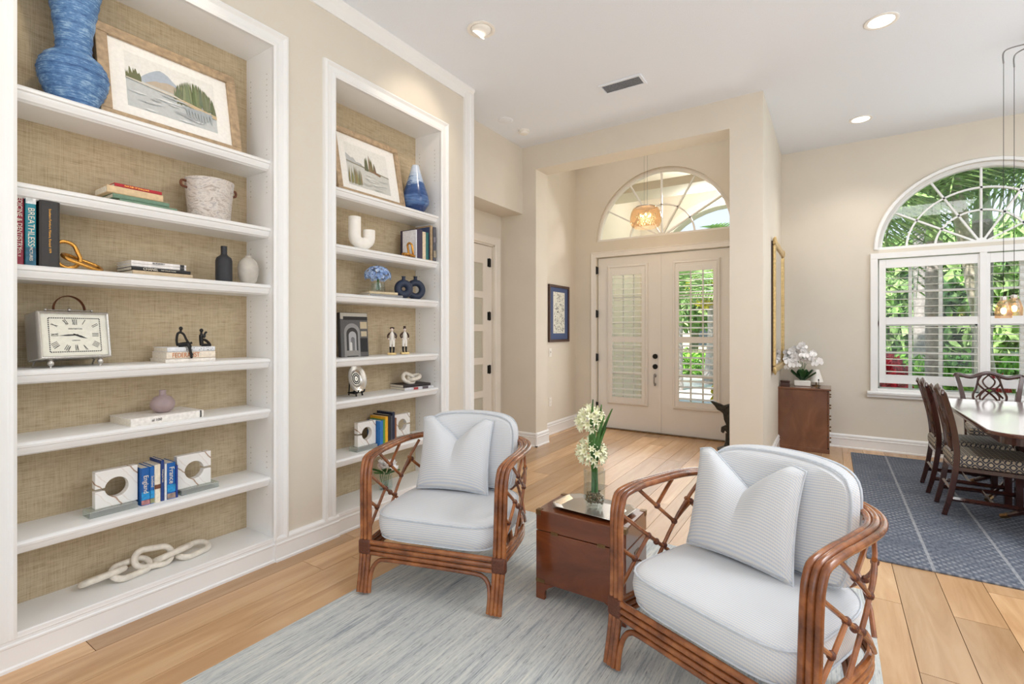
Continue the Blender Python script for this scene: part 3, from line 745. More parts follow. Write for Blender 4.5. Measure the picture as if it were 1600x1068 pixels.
def oval(L, W, n=28): return [((L-W)*.5*(1 if cos(2*pi*i/n) > 0 else -1)+W*.5*cos(2*pi*i/n), W*.5*sin(2*pi*i/n), 0) for i in range(n)]
b = MB().tube(oval(.12, .085), .0085, 10, True); b.xf(Matrix.Translation((.0, 0, .066)) @ Matrix.Rotation(radians(70), 4, 'Y') @ Matrix.Rotation(radians(90), 4, 'X')); b.build('ring', 'gold', t)
b = MB().tube(oval(.15, .075), .0085, 10, True); b.xf(Matrix.Translation((.055, -.005, .036)) @ Matrix.Rotation(radians(20), 4, 'Y') @ Matrix.Rotation(radians(25), 4, 'X')); b.build('ring', 'gold', t)
g = 'fashion books stacked on the third shelf'
book('book', 'tan book at the bottom of fashion book stack', (-2.895, 1.135, CC1), RZ, .27, .2, .02, (196, 176, 146), True, g)
book('book', 'black book with white lettering, middle of fashion stack', (-2.9, 1.13, CC1+.0205), RZ, .265, .19, .018, (28, 27, 28), True, g, [('CHANEL', .3, .017, 'paper'), ('THE COLLECTIONS', .6, .008, 'paper')])
book('book', 'lower of two thin white books on the fashion stack', (-2.905, 1.12, CC1+.039), RZ, .245, .18, .0145, (232, 228, 226), True, g, band=[(.88, .96, (34, 32, 32))])
book('book', 'topmost white book of the fashion stack, with black lettering', (-2.905, 1.12, CC1+.054), RZ, .245, .18, .0155, (233, 229, 227), True, g, [('BURBERRY', .48, .012, 'ink')], band=[(.88, .96, (35, 32, 32))])
t = thing('bottle_vase', 'matte black bottle vase beside the pale grey egg vase', 'vase', (-2.93, 1.452, CC1), RZ)
MB().lathe([(0, 0), (.038, 0), (.043, .006), (.043, .12), (.038, .138), (.022, .15), (.016, .158), (.016, .205), (.011, .205), (.011, .16), (0, .15)], 28).build('bottle', 'matte_black', t)
t = thing('egg_vase', 'pale grey egg-shaped vase with tiny neck beside black bottle', 'vase', (-2.93, 1.592, CC1), RZ)
MB().lathe([(0, 0), (.032, 0), (.046, .018), (.056, .06), (.057, .095), (.048, .13), (.028, .152), (.016, .157), (.017, .167), (.011, .167), (.01, .15), (0, .14)], 28).build('vessel', 'greige_ceramic', t)
# left case, fourth shelf: the clock
t = thing('mantel_clock', 'silver rectangular carriage clock with brown leather handle', 'clock', (-2.93, .80, D1), RZ+.17)
cm = Matrix.Translation((0, 0, .04)) @ Matrix.Rotation(radians(-8), 4, 'X')
W, Hh, Dd = .276, .218, .11
b = MB().box(-W/2, W/2, .006, Dd, 0, Hh); b.xf(cm); b.build('case', 'silver', t, True, .006)
b = MB().sweep([(-W/2+.012, .012), (-W/2+.012, Hh-.012), (W/2-.012, Hh-.012), (W/2-.012, .012)][::-1], [(0, 0), (0, .009), (-.006, .012), (-.012, .006), (-.012, 0)][::-1], lambda x, z, h: (x, .006-h, z), True); b.xf(cm); b.build('bezel', 'silver', t, False, .002)
b = MB().box(-W/2+.012, W/2-.012, .0035, .006, .012, Hh-.012); b.xf(cm); b.build('dial', 'clock_face', t, False)
b = MB(); fx, fz = .098, .078; zc = Hh/2
for i in range(24):
    x = -fx+2*fx*(i+.5)/24
    for s in (-1, 1): b.box(x-.0028, x+.0028, .0028, .0034, zc+s*fz-.0022, zc+s*fz+.0022)
for i in range(18):
    z = zc-fz+2*fz*(i+.5)/18
    for s in (-1, 1): b.box(s*fx-.0022, s*fx+.0022, .0028, .0034, z-.0026, z+.0026)
b.xf(cm); b.build('minute_track', 'ink', t, False)
num = {1: 'I', 2: 'II', 3: 'III', 4: 'IIII', 5: 'V', 6: 'VI', 7: 'VII', 8: 'VIII', 9: 'IX', 10: 'X', 11: 'XI', 12: 'XII'}
for h, s in num.items():
    a = radians(90-30*h); dx, dz = cos(a), sin(a); k = 1/max(abs(dx)/.078, abs(dz)/.06); px_, pz = dx*k, dz*k
    b = MB(); n = len(s); rr = Vector((dz, -dx)).normalized(); q = Vector((dx, dz))
    for i, chh in enumerate(s):
        off = (i-(n-1)/2)*.0065; cx, cz = px_+rr.x*off, zc+pz+rr.y*off; hl = .013
        def stroke(o1, o2, wd=.0012):
            p1 = Vector((cx, cz))+q*hl+rr*o1; p2 = Vector((cx, cz))-q*hl+rr*o2; nn = rr*wd
            b.add([(p1.x-nn.x, .0027, p1.y-nn.y), (p1.x+nn.x, .0027, p1.y+nn.y), (p2.x+nn.x, .0027, p2.y+nn.y), (p2.x-nn.x, .0027, p2.y-nn.y)], [(0, 1, 2, 3)])
        if chh == 'I': stroke(0, 0)
        if chh == 'V': stroke(-.003, 0, .0014); stroke(.003, 0, .0007)
        if chh == 'X': stroke(-.003, .003, .0014); stroke(.003, -.003, .0007)
    b.xf(cm); b.build('numeral', 'ink', t, False)
def hand(L, ang, wd):
    b = MB(); b.add([(-wd, 0, -.01), (wd, 0, -.01), (wd*1.6, 0, L*.45), (0, 0, L), (-wd*1.6, 0, L*.45)], [(0, 1, 2, 3, 4)])
    b.xf(Matrix.Translation((0, .0018, zc)) @ Matrix.Rotation(radians(ang), 4, 'Y')); b.xf(cm); return b
hand(.048, 112, .0028).build('hour_hand', 'ink', t, False, solid=.0005); hand(.066, -93, .0022).build('minute_hand', 'ink', t, False, solid=.0005)
o = text('WINTERTON', .009, 'ink', t, cm @ Vector((0, .003, zc+.028)), (pi/2-radians(8), 0, 0)); o = text('LONDON', .007, 'ink', t, cm @ Vector((0, .003, zc-.026)), (pi/2-radians(8), 0, 0))
for s in (-1, 1):
    b = MB().lathe([(0, 0), (.004, 0), (.004, .006), (.011, .014), (.013, .022), (.009, .032), (.005, .036), (.008, .042), (0, .042)], 14, (s*.095, .012, 0)); b.build('foot', 'silver', t)
    MB().tube([(s*.115, .085, .05), (s*.115, .12, .002)], .004, 6).build('rear_leg', 'silver', t)
b = MB().tube([(-.082, .04, .012), (.082, .04, .012)], .0035, 8); b.ball((-.088, .04, .012), .0065, 8, 6).ball((.088, .04, .012), .0065, 8, 6).ball((0, .04, .014), .009, 8, 6)
b.xf(cm @ Matrix.Translation((0, 0, Hh))); b.build('handle_rod', 'silver', t)
b = MB().tube([(-.06*cos(pi*i/16), .04, .014+.066*sin(pi*i/16)) for i in range(17)], .011, 8, flat=.22, up=(0, 1, 0)); b.xf(cm @ Matrix.Translation((0, 0, Hh))); b.build('handle_strap', 'leather', t)
g = 'pale books under the black seated figures'
book('book', 'thin white book, bottom of stack under black seated figures', (-2.895, 1.265, D1), RZ, .245, .19, .018, (236, 230, 222), True, g)
book('book', 'cream book with orange lettering under the spotted one', (-2.898, 1.268, D1+.0185), RZ, .24, .18, .036, (236, 224, 206), True, g, [('FEDERALIST', .38, .036, 'cover_196_116_52')], tsx=.7)
book('book', 'white book with dark dots on top, black figures sit on it', (-2.9, 1.27, D1+.055), RZ, .235, .17, .025, (228, 230, 234), True, g)
bk = [o for o in bpy.data.objects if o.get('label', '').startswith('white book with dark dots')][0]
b = MB(); r = random.Random(5)
for i in range(15):
    x = r.uniform(-.03, .11); z = r.uniform(.005, .021); s = .0022
    b.add([(x+s*cos(a*pi/3), -.0052, z+s*sin(a*pi/3)) for a in range(6)], [tuple(range(6))])
b.build('spine_dots', 'ink', bk, False)
FZ = D1+.0805; fig0 = set(bpy.data.objects)
t = thing('seated_figure', 'black stick-like figure sitting with legs dangling over book spine', 'figurine', (-2.91, 1.225, FZ), RZ)
b = MB().ball((-.002, .004, .088), (.0085, .008, .0095), 10, 8); b.tube([(-.002, .004, .08), (-.003, .004, .07)], .0052, 8)
b.tube(catmull([(-.004, .004, .07), (-.016, .004, .062), (-.019, .006, .03), (-.014, .008, .006)], 4), [.0056]*12+[.0052], 8)
b.tube(catmull([(-.004, .004, .07), (.01, .003, .06), (.02, 0, .035), (.028, -.008, .018), (.04, -.014, .02)], 4), .0052, 8)
b.tube(catmull([(-.012, .006, .008), (.008, -.002, .013), (.022, -.018, .012), (.026, -.024, -.012), (.032, -.026, -.055)], 5), [.010]*8+[.009]*6+[.006]*6+[.0035], 8)
b.tube(catmull([(-.012, .004, .004), (.01, -.01, .007), (.02, -.022, .004), (.026, -.026, -.02), (.034, -.024, -.04)], 5), .006, 8)
b.build('body', 'black_metal', t)
t = thing('seated_figure', 'black stick-like figure sitting cross-legged at the books right end', 'figurine', (-2.945, 1.352, FZ), RZ)
b = MB().ball((-.012, 0, .079), (.009, .008, .0095), 10, 8); b.tube(catmull([(-.012, 0, .072), (-.013, 0, .055), (-.013, 0, .03), (-.01, 0, .005)], 4), [.0055]*4+[.0098]*8+[.010], 8)
b.tube(catmull([(-.012, 0, .005), (.01, -.006, .004), (.026, -.004, .007), (.01, 0, .028), (-.008, 0, .035)], 5), [.0085]*10+[.0065]*11, 8)
b.tube(catmull([(-.012, -.002, .062), (.0, -.006, .045), (.002, -.004, .062), (.01, -.004, .072)], 4), .0048, 8)
b.tube([(-.012, .004, .008), (.022, .01, .006)], .006, 8)
b.build('body', 'black_metal', t)
for o in set(bpy.data.objects)-fig0:
    if o.type == 'EMPTY': o.scale = (1.12, 1.12, 1.12)
# left case, fifth shelf
book('book', 'large white flat book under the mauve bud vase', (-2.885, 1.155, E1), RZ+.05, .34, .235, .038, (238, 234, 228), True, None, [('al 100', .33, .019, 'ink')], band=[(.945, .965, (60, 58, 58))])
t = thing('bud_vase', 'small round mauve bud vase standing on the white book', 'vase', (-2.985, 1.165, E1+.0385), RZ)
MB().lathe([(0, 0), (.025, 0), (.042, .01), (.056, .034), (.055, .058), (.038, .082), (.018, .09), (.015, .094), (.016, .118), (.012, .118), (.011, .094), (0, .08)], 28).build('vessel', 'mauve_ceramic', t)
# left case, sixth shelf: bookends and travel guides
def bookend(label, loc, flip, grp):
    t = thing('bookend', label, 'bookend', loc, RZ, grp)
    W, Hh, zb, R = .172, .178, .03, .048; cz = zb+Hh*.5; n = 24; sl = .006; cx = .0*W
    a0 = math.asin(sl/R)
    poly = [(-W/2, zb), (-W/2, cz-sl)]
    arc = [(cx-R*cos(a0+(2*pi-2*a0)*i/n), cz-R*sin(a0+(2*pi-2*a0)*i/n)) for i in range(n+1)]
    poly += arc+[(-W/2, cz+sl), (-W/2, zb+Hh), (W/2, zb+Hh), (W/2, zb)]
    if flip: poly = [(-x, z) for x, z in poly][::-1]
    MB().prism(poly, 'y', -.015, .025).build('marble_block', 'marble', t, False, .002)
    s = -1 if flip else 1
    MB().box(-W/2-.03 if s > 0 else -W/2+.01, W/2-.01 if s > 0 else W/2+.03, -.045, .045, 0, zb).build('glass_base', 'crystal', t, False, .002)
    return t
bookend('white marble keyhole bookend left of the travel guides', (-2.965, .955, F1), False, 'marble bookends')
bookend('white marble keyhole bookend right of the travel guides', (-2.965, 1.305, F1), True, 'marble bookends')
y = 1.046
g = 'travel guides between the bookends'
for lab, th, h, col, ti, bd in [
    ('blue guide with orange foot, leftmost of travel guides', .038, .19, (22, 92, 166), [('England', .56, .03, 'paper')], [(.02, .14, (176, 120, 120)), (.15, .36, (34, 138, 196))]),
    ('thinner blue guide second from left among travel guides', .02, .19, (28, 104, 180), [('Scotland', .6, .017, 'paper')], [(.02, .14, (150, 150, 110)), (.15, .36, (40, 140, 196))]),
    ('cream upright paperback beside tall navy book', .028, .195, (236, 226, 206), None, [(.36, .47, (110, 70, 50))]),
    ('tall narrow navy book among travel guides', .017, .212, (32, 62, 124), [('Walking the Coast', .62, .009, 'paper')], None),
    ('narrow white paperback right of the tall navy one', .012, .19, (230, 232, 234), None, None),
    ('blue guide with white word France, widest of right-hand guides', .04, .19, (20, 96, 172), [('France', .66, .033, 'paper')], [(.02, .16, (150, 130, 120)), (.2, .4, (36, 140, 196))]),
    ('thin dark blue book against the right marble bookend', .012, .17, (30, 60, 140), None, None)]:
    book('book', lab, (-2.925, y+th/2, F1), RZ, h, .13, th-.0006, col, False, g, ti, band=bd); y += th
# left case, bottom: wooden chain
t = thing('chain_sculpture', 'cream wooden chain sculpture of big links lying on bottom shelf', 'sculpture', (-3.0, 1.1, G1), RZ)
LK = [(-.178, .02, .02, -20, -6, -5), (-.07, .0, .03, 30, 0, 8), (.028, .0, .05, 58, 8, -8), (.122, .0, .045, -24, -4, 6), (.218, .0, .02, 16, 0, 12)]
for (x, y, z, rx, ry, rz) in LK:
    b = MB().tube(oval(.165, .09, 36), .0155, 12, True); b.xf(Euler((radians(rx), radians(ry), radians(rz))).to_matrix().to_4x4())
    zm = min(v.z for v in b.v); b.xf(Matrix.Translation((x, y, max(z, -zm+.0005)))); b.build('chain_link', 'cream_wood', t)
# ------------------------------------------------ right case
picture('landscape_painting', 'framed watercolour of marsh reeds and a small tree beside ombre vase', 'painting', (-2.985, 2.59, A2+.001), (-.2, 0, RZ), .66, .53, .045, 'frame_wood', landscape(9, 1), pic=(.12, .84, .1, .86))
t = thing('ombre_vase', 'teardrop glazed vase fading from navy to pale blue', 'vase', (-2.965, 3.035, A2), RZ)
MB().lathe([(0, 0), (.05, 0), (.075, .018), (.112, .075), (.118, .1), (.108, .15), (.085, .22), (.055, .31), (.034, .385), (.028, .405), (.022, .405), (.02, .38), (0, .3)], 32).build('vessel', 'ombre_glaze', t)
t = thing('white_vase', 'matte white U-shaped double-tube vase', 'vase', (-2.93, 2.44, B2), RZ-.2)
P = [(-.058, 0, .235), (-.058, 0, .2), (-.058, 0, .1)]+[(-.058*cos(pi*i/10), 0, .095-.05*sin(pi*i/10)) for i in range(11)]+[(.058, 0, .1), (.058, 0, .152)]
MB().tube(P, .045, 20).build('vessel', 'white_ceramic', t, bevel=.004)
t = thing('knot_sculpture', 'small gold looped sculpture leaning at the thin white upright book', 'sculpture', (-2.885, 2.875, B2), RZ)
b = MB().tube(oval(.1, .05), .0085, 10, True); b.xf(Matrix.Translation((.02, 0, .063)) @ Matrix.Rotation(radians(76), 4, 'Y')); b.build('ring', 'gold', t)
b = MB().tube(oval(.11, .06), .0085, 10, True); b.xf(Matrix.Translation((.0, 0, .012)) @ Matrix.Rotation(radians(6), 4, 'Y')); b.build('ring', 'gold', t)
g = 'upright books at the right end of the second shelf'
y = 2.955
for lab, th, h, dp, col, ti in [
    ('thin white upright book behind small gold sculpture', .014, .235, .15, (236, 236, 240), None),
    ('dark purple upright book right of the thin white one', .068, .245, .19, (62, 54, 76), None),
    ('slim cream upright book left of the teal one', .04, .232, .17, (226, 206, 176), None),
    ('slim teal upright book right of the cream one', .035, .232, .17, (36, 104, 104), None)]:
    book('book', lab, (-2.885, y+th/2, B2), RZ, h, dp, th-.001, col, False, g, ti); y += th
t = thing('wooden_frame', 'tall thin light wood frame standing beside the teal book', 'frame', (-2.875, 3.1385, B2), RZ)
MB().box(-.012, .012, 0, .012, 0, .3).box(-.012, .012, .2, .212, 0, .3).box(-.012, .012, .012, .2, .288, .3).box(-.012, .012, .012, .2, 0, .012).build('frame_rail', 'frame_wood', t, False)
MB().box(-.008, -.004, .012, .2, .012, .288).build('backing', 'mat_navy', t, False)
book('book', 'dark patterned tall book at the far right of second shelf', (-2.87, 3.17, B2), RZ, .29, .2, .034, (84, 84, 92), False, None, None, band=[(.1, .3, (150, 140, 120)), (.55, .7, (126, 122, 130))])
# third shelf: hydrangea on books, two ring vases
book('book', 'lower grey book under the blue hydrangea', (-2.89, 2.65, CC2), RZ-.1, .30, .19, .018, (150, 150, 150), True, 'books under the hydrangea')
book('book', 'upper cream book under the blue hydrangea', (-2.905, 2.63, CC2+.0185), RZ-.25, .24, .17, .02, (214, 196, 160), True, 'books under the hydrangea')
t = thing('hydrangea_vase', 'blue hydrangea head in a low clear glass vase', 'flowers', (-2.955, 2.615, CC2+.039), RZ)
MB().lathe([(.0, 0), (.05, 0), (.054, .012), (.05, .065), (.052, .072), (.047, .072), (.045, .015), (0, .012)], 20).build('vase', 'clear_glass', t)
MB().tube([(-.01, 0, .015), (0, 0, .1)], .006, 6).tube([(.015, .01, .015), (.005, 0, .1)], .005, 6).tube([(.0, -.02, .015), (.0, 0, .1)], .005, 6).build('stem', 'stem_green', t)
fm = mk_petals(4, .0155, .016, .35, 'petal_blue', 'blossom'); r = random.Random(8)
for i in range(190):
    zz = r.uniform(-.35, 1); a = i*2.39996; rr = sqrt(1-zz*zz) if abs(zz) < 1 else 0
    nrm = Vector((rr*cos(a), rr*sin(a), zz)); p = Vector((nrm.x*.1, nrm.y*.085, .125+nrm.z*.07))
    link('blossom', fm, t, p, (nrm.to_track_quat('Z', 'Y').to_matrix() @ Matrix.Rotation(r.uniform(0, 6), 3, 'Z')).to_euler())
def ring_vase(label, loc, rz, R, rt, hole=True):
    t = thing('ring_vase', label, 'vase', loc, rz, 'navy ring vases')
    b = MB().tube([(R*cos(2*pi*i/36), 0, R+rt+R*sin(2*pi*i/36)) for i in range(36)], rt, 18, True)
    b.build('ring_body', 'navy_ceramic', t)
    MB().lathe([(.02, 0), (.014, .016), (.014, .03), (.018, .038), (.012, .038), (.01, .01)], 18, (0, 0, 2*R+2*rt-.012), False).build('neck', 'navy_ceramic', t)
ring_vase('navy ring vase with narrow hole, nearer and lower of the pair', (-2.905, 2.84, CC2), radians(58), .045, .031)
ring_vase('navy ring vase with open hole, taller one behind', (-2.96, 3.03, CC2), radians(60), .058, .028)
# fourth shelf: photo book and figurines
t = thing('photo_book', 'upright book with black and white archway photo on the cover', 'book', (-2.985, 2.425, D2), RZ-.12)
t.rotation_euler = (-.07, 0, RZ-.12)
MB().box(-.115, .115, 0, .003, 0, .33).box(-.115, .115, .032, .035, 0, .33).box(-.118, -.115, 0, .035, 0, .33).build('cover', 'ink', t, False)
MB().box(-.115, .112, .003, .032, .003, .327).build('pages', 'paper', t, False)
b = MB(); L = [((96, 94, 94), [(0, 0), (1, 0), (1, 1), (0, 1)]), ((190, 184, 172), [(.0, .86), (1, .86), (1, 1), (0, 1)]), ((46, 44, 44), [(.1, .84), (1, .84), (1, .92), (.1, .92)])]
def archp(x0, x1, z0, z1): c = (x0+x1)/2; r = (x1-x0)/2; return [(x0, z0)]+[(c-r*cos(pi*i/10), z1+r*.7*sin(pi*i/10)) for i in range(11)]+[(x1, z0)]
L += [((150, 148, 146), archp(.12, .7, .0, .56)), ((62, 60, 60), archp(.2, .62, .0, .52)), ((176, 176, 178), archp(.28, .56, .1, .48)), ((120, 120, 122), archp(.36, .5, .1, .4)), ((214, 212, 208), archp(.31, .4, .1, .3)), ((196, 180, 150), [(.72, .64), (.98, .64), (.98, .8), (.72, .8)]), ((198, 184, 156), [(.74, .46), (.96, .46), (.96, .58), (.74, .58)]), ((40, 38, 40), [(.7, .1), (.98, .1), (.98, .42), (.7, .42)]), ((150, 146, 140), [(.1, .02), (.66, .02), (.6, .14), (.2, .14)])]
for i, (c, pts) in enumerate(L): b.add([(-.113+p[0]*.226, -.0006-.0001*i, .002+p[1]*.326) for p in pts], [tuple(range(len(pts)))], c)
b.build('cover_photo', 'print', t, False, colors=True)
def soldier(label, loc, rz, pose):
    t = thing('soldier_figurine', label, 'figurine', loc, rz, 'porcelain soldiers')
    MB().box(-.034, .034, -.026, .026, 0, .018).build('plinth', 'gilt', t, False, .003)
    b = MB()
    for s in (-1, 1): b.tube(catmull([(s*.012, 0, .07), (s*.013, .002, .045), (s*.012, 0, .02)], 3), [.009, .009, .009, .008, .007, .007, .007], 8).ball((s*.012, -.008, .022), (.007, .014, .005), 8, 6)
    b.build('boots', 'black_metal', t)
    b = MB()
    for s in (-1, 1): b.tube(catmull([(s*.007, 0, .125), (s*.011, .0, .1), (s*.012, 0, .065)], 3), [.014, .013, .013, .012, .011, .0095, .0095], 10)
    b.lathe([(.014, 0), (.018, .02), (.019, .045), (.012, .062), (.006, .07)], 12, (0, -.003, .118)); b.build('white_breeches', 'white_ceramic', t)
    b = MB().tube(catmull([(0, .008, .185), (0, .01, .16), (0, .012, .12), (-.004, .02, .075)], 4), [.018]*5+[.02]*4+[.018, .015, .012, .008], 12)
    for s in (-1, 1): 
        E_ = [(s*.018, .002, .176), (s*.034, .004, .155), (s*(.028 if pose else .03), -.008, .135)]
        b.tube(catmull(E_, 4), [.0085, .0085, .008, .008, .007, .007, .006, .006, .006], 8)
    b.build('dark_coat', 'frame_dark', t)
    b = MB().ball((0, -.002, .203), (.0105, .0115, .0135), 12, 10).ball((0, -.0135, .202), (.0022, .003, .003), 6, 4).tube([(0, 0, .185), (0, 0, .195)], .006, 8)
    for s in (-1, 1): b.ball((s*.024, -.016, .13), (.006, .006, .008), 8, 6)
    b.build('head_and_hands', 'petal_pink', t)
    b = MB()
    if pose: b.ball((0, .002, .216), (.013, .012, .009), 10, 6).lathe([(.008, 0), (.011, .018), (0, .02)], 10, (0, 0, .216))
    else: b.ball((0, .003, .216), (.02, .009, .009), 12, 6).ball((0, .006, .207), (.012, .009, .012), 10, 6)
    b.build('hat', 'frame_dark', t)
soldier('left porcelain soldier in bicorne hat and dark coat', (-2.985, 2.79, D2), RZ-.9, 0)
soldier('right porcelain soldier with hands on hips beside the bicorne one', (-2.98, 2.925, D2), RZ-.5, 1)
# fifth shelf: plate on easel, books and knot
t = thing('display_plate', 'engraved silver plate standing on a black wooden easel', 'plate', (-2.99, 2.43, E2), RZ+.25)
pm = Matrix.Translation((0, 0, .13)) @ Matrix.Rotation(radians(90-12), 4, 'X')
b = MB().lathe([(0, .004), (.05, .004), (.058, .012), (.075, .015), (.1, .02), (.105, .022), (.105, .018), (.06, .004), (0, 0)], 40); b.xf(pm); b.build('dish', 'silver', t)
b = MB().lathe([(0, .006), (.042, .0055), (.042, .0045), (0, .0045)], 28); b.xf(pm); b.build('medallion', 'black_metal', t)
b = MB().lathe([(0.03, .007), (.034, .007), (.034, .006), (.03, .006)], 28, cap=False).lathe([(.046, .0065), (.05, .0065), (.05, .005), (.046, .005)], 28, cap=False).lathe([(.005, .0072), (.02, .0072), (.02, .006), (.005, .006)], 8, cap=False); b.xf(pm); b.build('medallion_ring', 'silver', t)
b = MB()
for s in (-1, 1):
    b.tube(catmull([(s*.035, -.055, .052), (s*.035, -.05, .036), (s*.035, -.02, .026), (s*.032, .04, .03)], 4), .006, 8).tube([(s*.035, -.03, .03), (s*.037, -.035, 0.004)], .006, 8).tube([(s*.032, .035, .01), (s*.028, .03, .12)], .005, 8)
b.box(-.036, .036, .025, .034, .024, .034); b.build('easel', 'black_metal', t)
t = book('book', 'lower white and grey book under the cream knot', (-2.905, 3.02, E2), RZ-.15, .3, .21, .022, (208, 206, 210), True, 'books under the cream knot', band=[(.3, .45, (160, 60, 60)), (.6, .8, (90, 80, 86))])
t = book('book', 'upper black book under the cream knot', (-2.92, 3.01, E2+.0225), RZ-.15, .28, .195, .022, (44, 36, 38), True, 'books under the cream knot')
t = thing('knot_sculpture', 'cream wooden knot of two linked loops on stacked books', 'sculpture', (-2.985, 3.0, E2+.045), RZ-.4)
b = MB().tube(oval(.105, .075, 28), .0165, 12, True); b.xf(Matrix.Translation((-.02, 0, .045)) @ Euler((radians(60), radians(25), 0)).to_matrix().to_4x4()); b.build('loop', 'cream_wood', t)
b = MB().tube(oval(.1, .07, 28), .0165, 12, True); b.xf(Matrix.Translation((.03, 0, .05)) @ Euler((radians(15), radians(-15), 0)).to_matrix().to_4x4()); b.build('loop', 'cream_wood', t)
# sixth shelf: bookends and books
bookend('white marble keyhole bookend left of the yellow and blue books', (-2.965, 2.505, F2), False, 'marble bookends')
bookend('white marble keyhole bookend right of the yellow and blue books', (-2.99, 2.895, F2), True, 'marble bookends')
y = 2.598; g = 'coloured books between the right case bookends'
for lab, th, h, dp, col in [
    ('bright blue upright book touching the left marble bookend', .034, .2, .14, (44, 118, 190)), ('green upright book beside the bright blue one', .02, .205, .15, (92, 150, 62)),
    ('mustard yellow upright book, wide with pale spine foot', .03, .225, .17, (232, 172, 44)), ('black upright book right of the mustard one', .028, .235, .17, (34, 32, 36)),
    ('narrow charcoal book between two dark books', .018, .225, .16, (70, 74, 84)), ('tall navy book against the marble block', .026, .25, .18, (34, 42, 66)), ('narrow brown paperback touching the right marble bookend', .018, .2, .14, (150, 96, 66))]:
    book('book', lab, (-2.915, y+th/2, F2), RZ, h, dp, th-.0006, col, False, g, None); y += th
# bottom: glass bowl of pink and white blooms
t = thing('flower_bowl', 'small glass vase of white and pink blooms on bottom shelf', 'flowers', (-2.96, 2.70, CB), RZ)
MB().lathe([(0, 0), (.045, 0), (.055, .015), (.05, .1), (.054, .115), (.049, .115), (.045, .02), (0, .015)], 20).build('vase', 'clear_glass', t)
for k in range(5): MB().tube(catmull([(.01*k-.02, 0, .02), (.02*k-.04, .01, .09), (.03*k-.06, 0, .16)], 3), .003, 5).build('stem', 'stem_green', t)
fa = mk_petals(7, .05, .03, .75, 'petal_white', 'blossom'); fb_ = mk_petals(7, .04, .026, .9, 'petal_pink', 'blossom'); fc = mk_petals(1, .1, .045, .3, 'leaf_green', 'leaf')
for i in range(12):
    a = i*2.4; rr = .02+.055*(i/12); link('blossom', fa if i % 3 else fb_, t, (rr*cos(a), rr*sin(a), .175-.03*(i/12)+.02*(i % 2)), (.6*sin(a+pi/2)*(i/8), .5*cos(a)*(i/8), a))
for i in range(6): link('leaf', fc, t, (.02*cos(i), .02*sin(i), .12), (0, 0, i*1.05))
# ================================================================== FRONT DOOR, FANLIGHT
def toXZ(Yf, sg=-1): return lambda x, z, h: (x, Yf+sg*h, z)
dr = structure('door_1')
prof = [(0, 0), (0, .014), (.006, .02), (.012, .016), (.06, .02), (.068, .026), (.075, .02), (.078, 0)]
MB().sweep([(DX0, 0), (DX0, DZ), (DX1, DZ), (DX1, 0)], prof, toXZ(Y0)).build('door_casing', 'door_white', dr, False)
MB().box(DX0, DX1, Y0, Y1+.02, 0, .012).build('threshold', 'brass', dr, False)
slat_d = {}
def louver_mesh(L, w=.072, th=.009, mat='door_white'):
    k = round(L, 3)
    if k not in slat_d:
        n = 10; pts = [(w/2*cos(2*pi*i/n), th/2*sin(2*pi*i/n)) for i in range(n)]
        slat_d[k] = MB().prism(pts, 'x', -L/2, L/2).mesh('louver', mat)
    return slat_d[k]
def shutter(parent, x0, x1, z0, z1, zr, Yc, tilt, fw=.05, mat='door_white', n1=None, pitch=.078, rod=True, name='shutter_panel'):
    """louvred panel; opening split by a mid rail zr=(a,b)"""
    p = bpy.data.objects.new(name, None); COL.objects.link(p); p.parent = parent; p.location = ((x0+x1)/2, Yc, z0)
    w = x1-x0; h = z1-z0; a, bq = zr[0]-z0, zr[1]-z0; T = .014
    for bx in ((-w/2-fw, -w/2, -T, T, -fw*1.6, h+fw*1.6), (w/2, w/2+fw, -T, T, -fw*1.6, h+fw*1.6)):
        MB().box(*bx).build('stile', mat, p, False, .003)
    for bx in ((-w/2, w/2, -T, T, -fw*1.6, 0), (-w/2, w/2, -T, T, h, h+fw*1.6), (-w/2, w/2, -T, T, a, bq)):
        MB().box(*bx).build('rail', mat, p, False, .003)
    for (s0, s1) in ((0, a), (bq, h)):
        n = max(1, round((s1-s0)/pitch)); pt = (s1-s0)/n
        for i in range(n): link('louver', louver_mesh(w-.006), p, (0, 0, s0+pt*(i+.5)), (tilt, 0, 0))
    return p
DLX = [(-2.64, -2.185), (-1.715, -1.255)]   # glazed openings
def P_to(u, v, Y):  # (reference only) pixel on a plane of constant Y
    t = (u-800)/765; S_, C_ = sin(YAW), cos(YAW)
    X = (t*Y*C_-Y*S_)/(C_+t*S_); d = -X*S_+Y*C_
    return X, 1.4-(v-517)*d/765
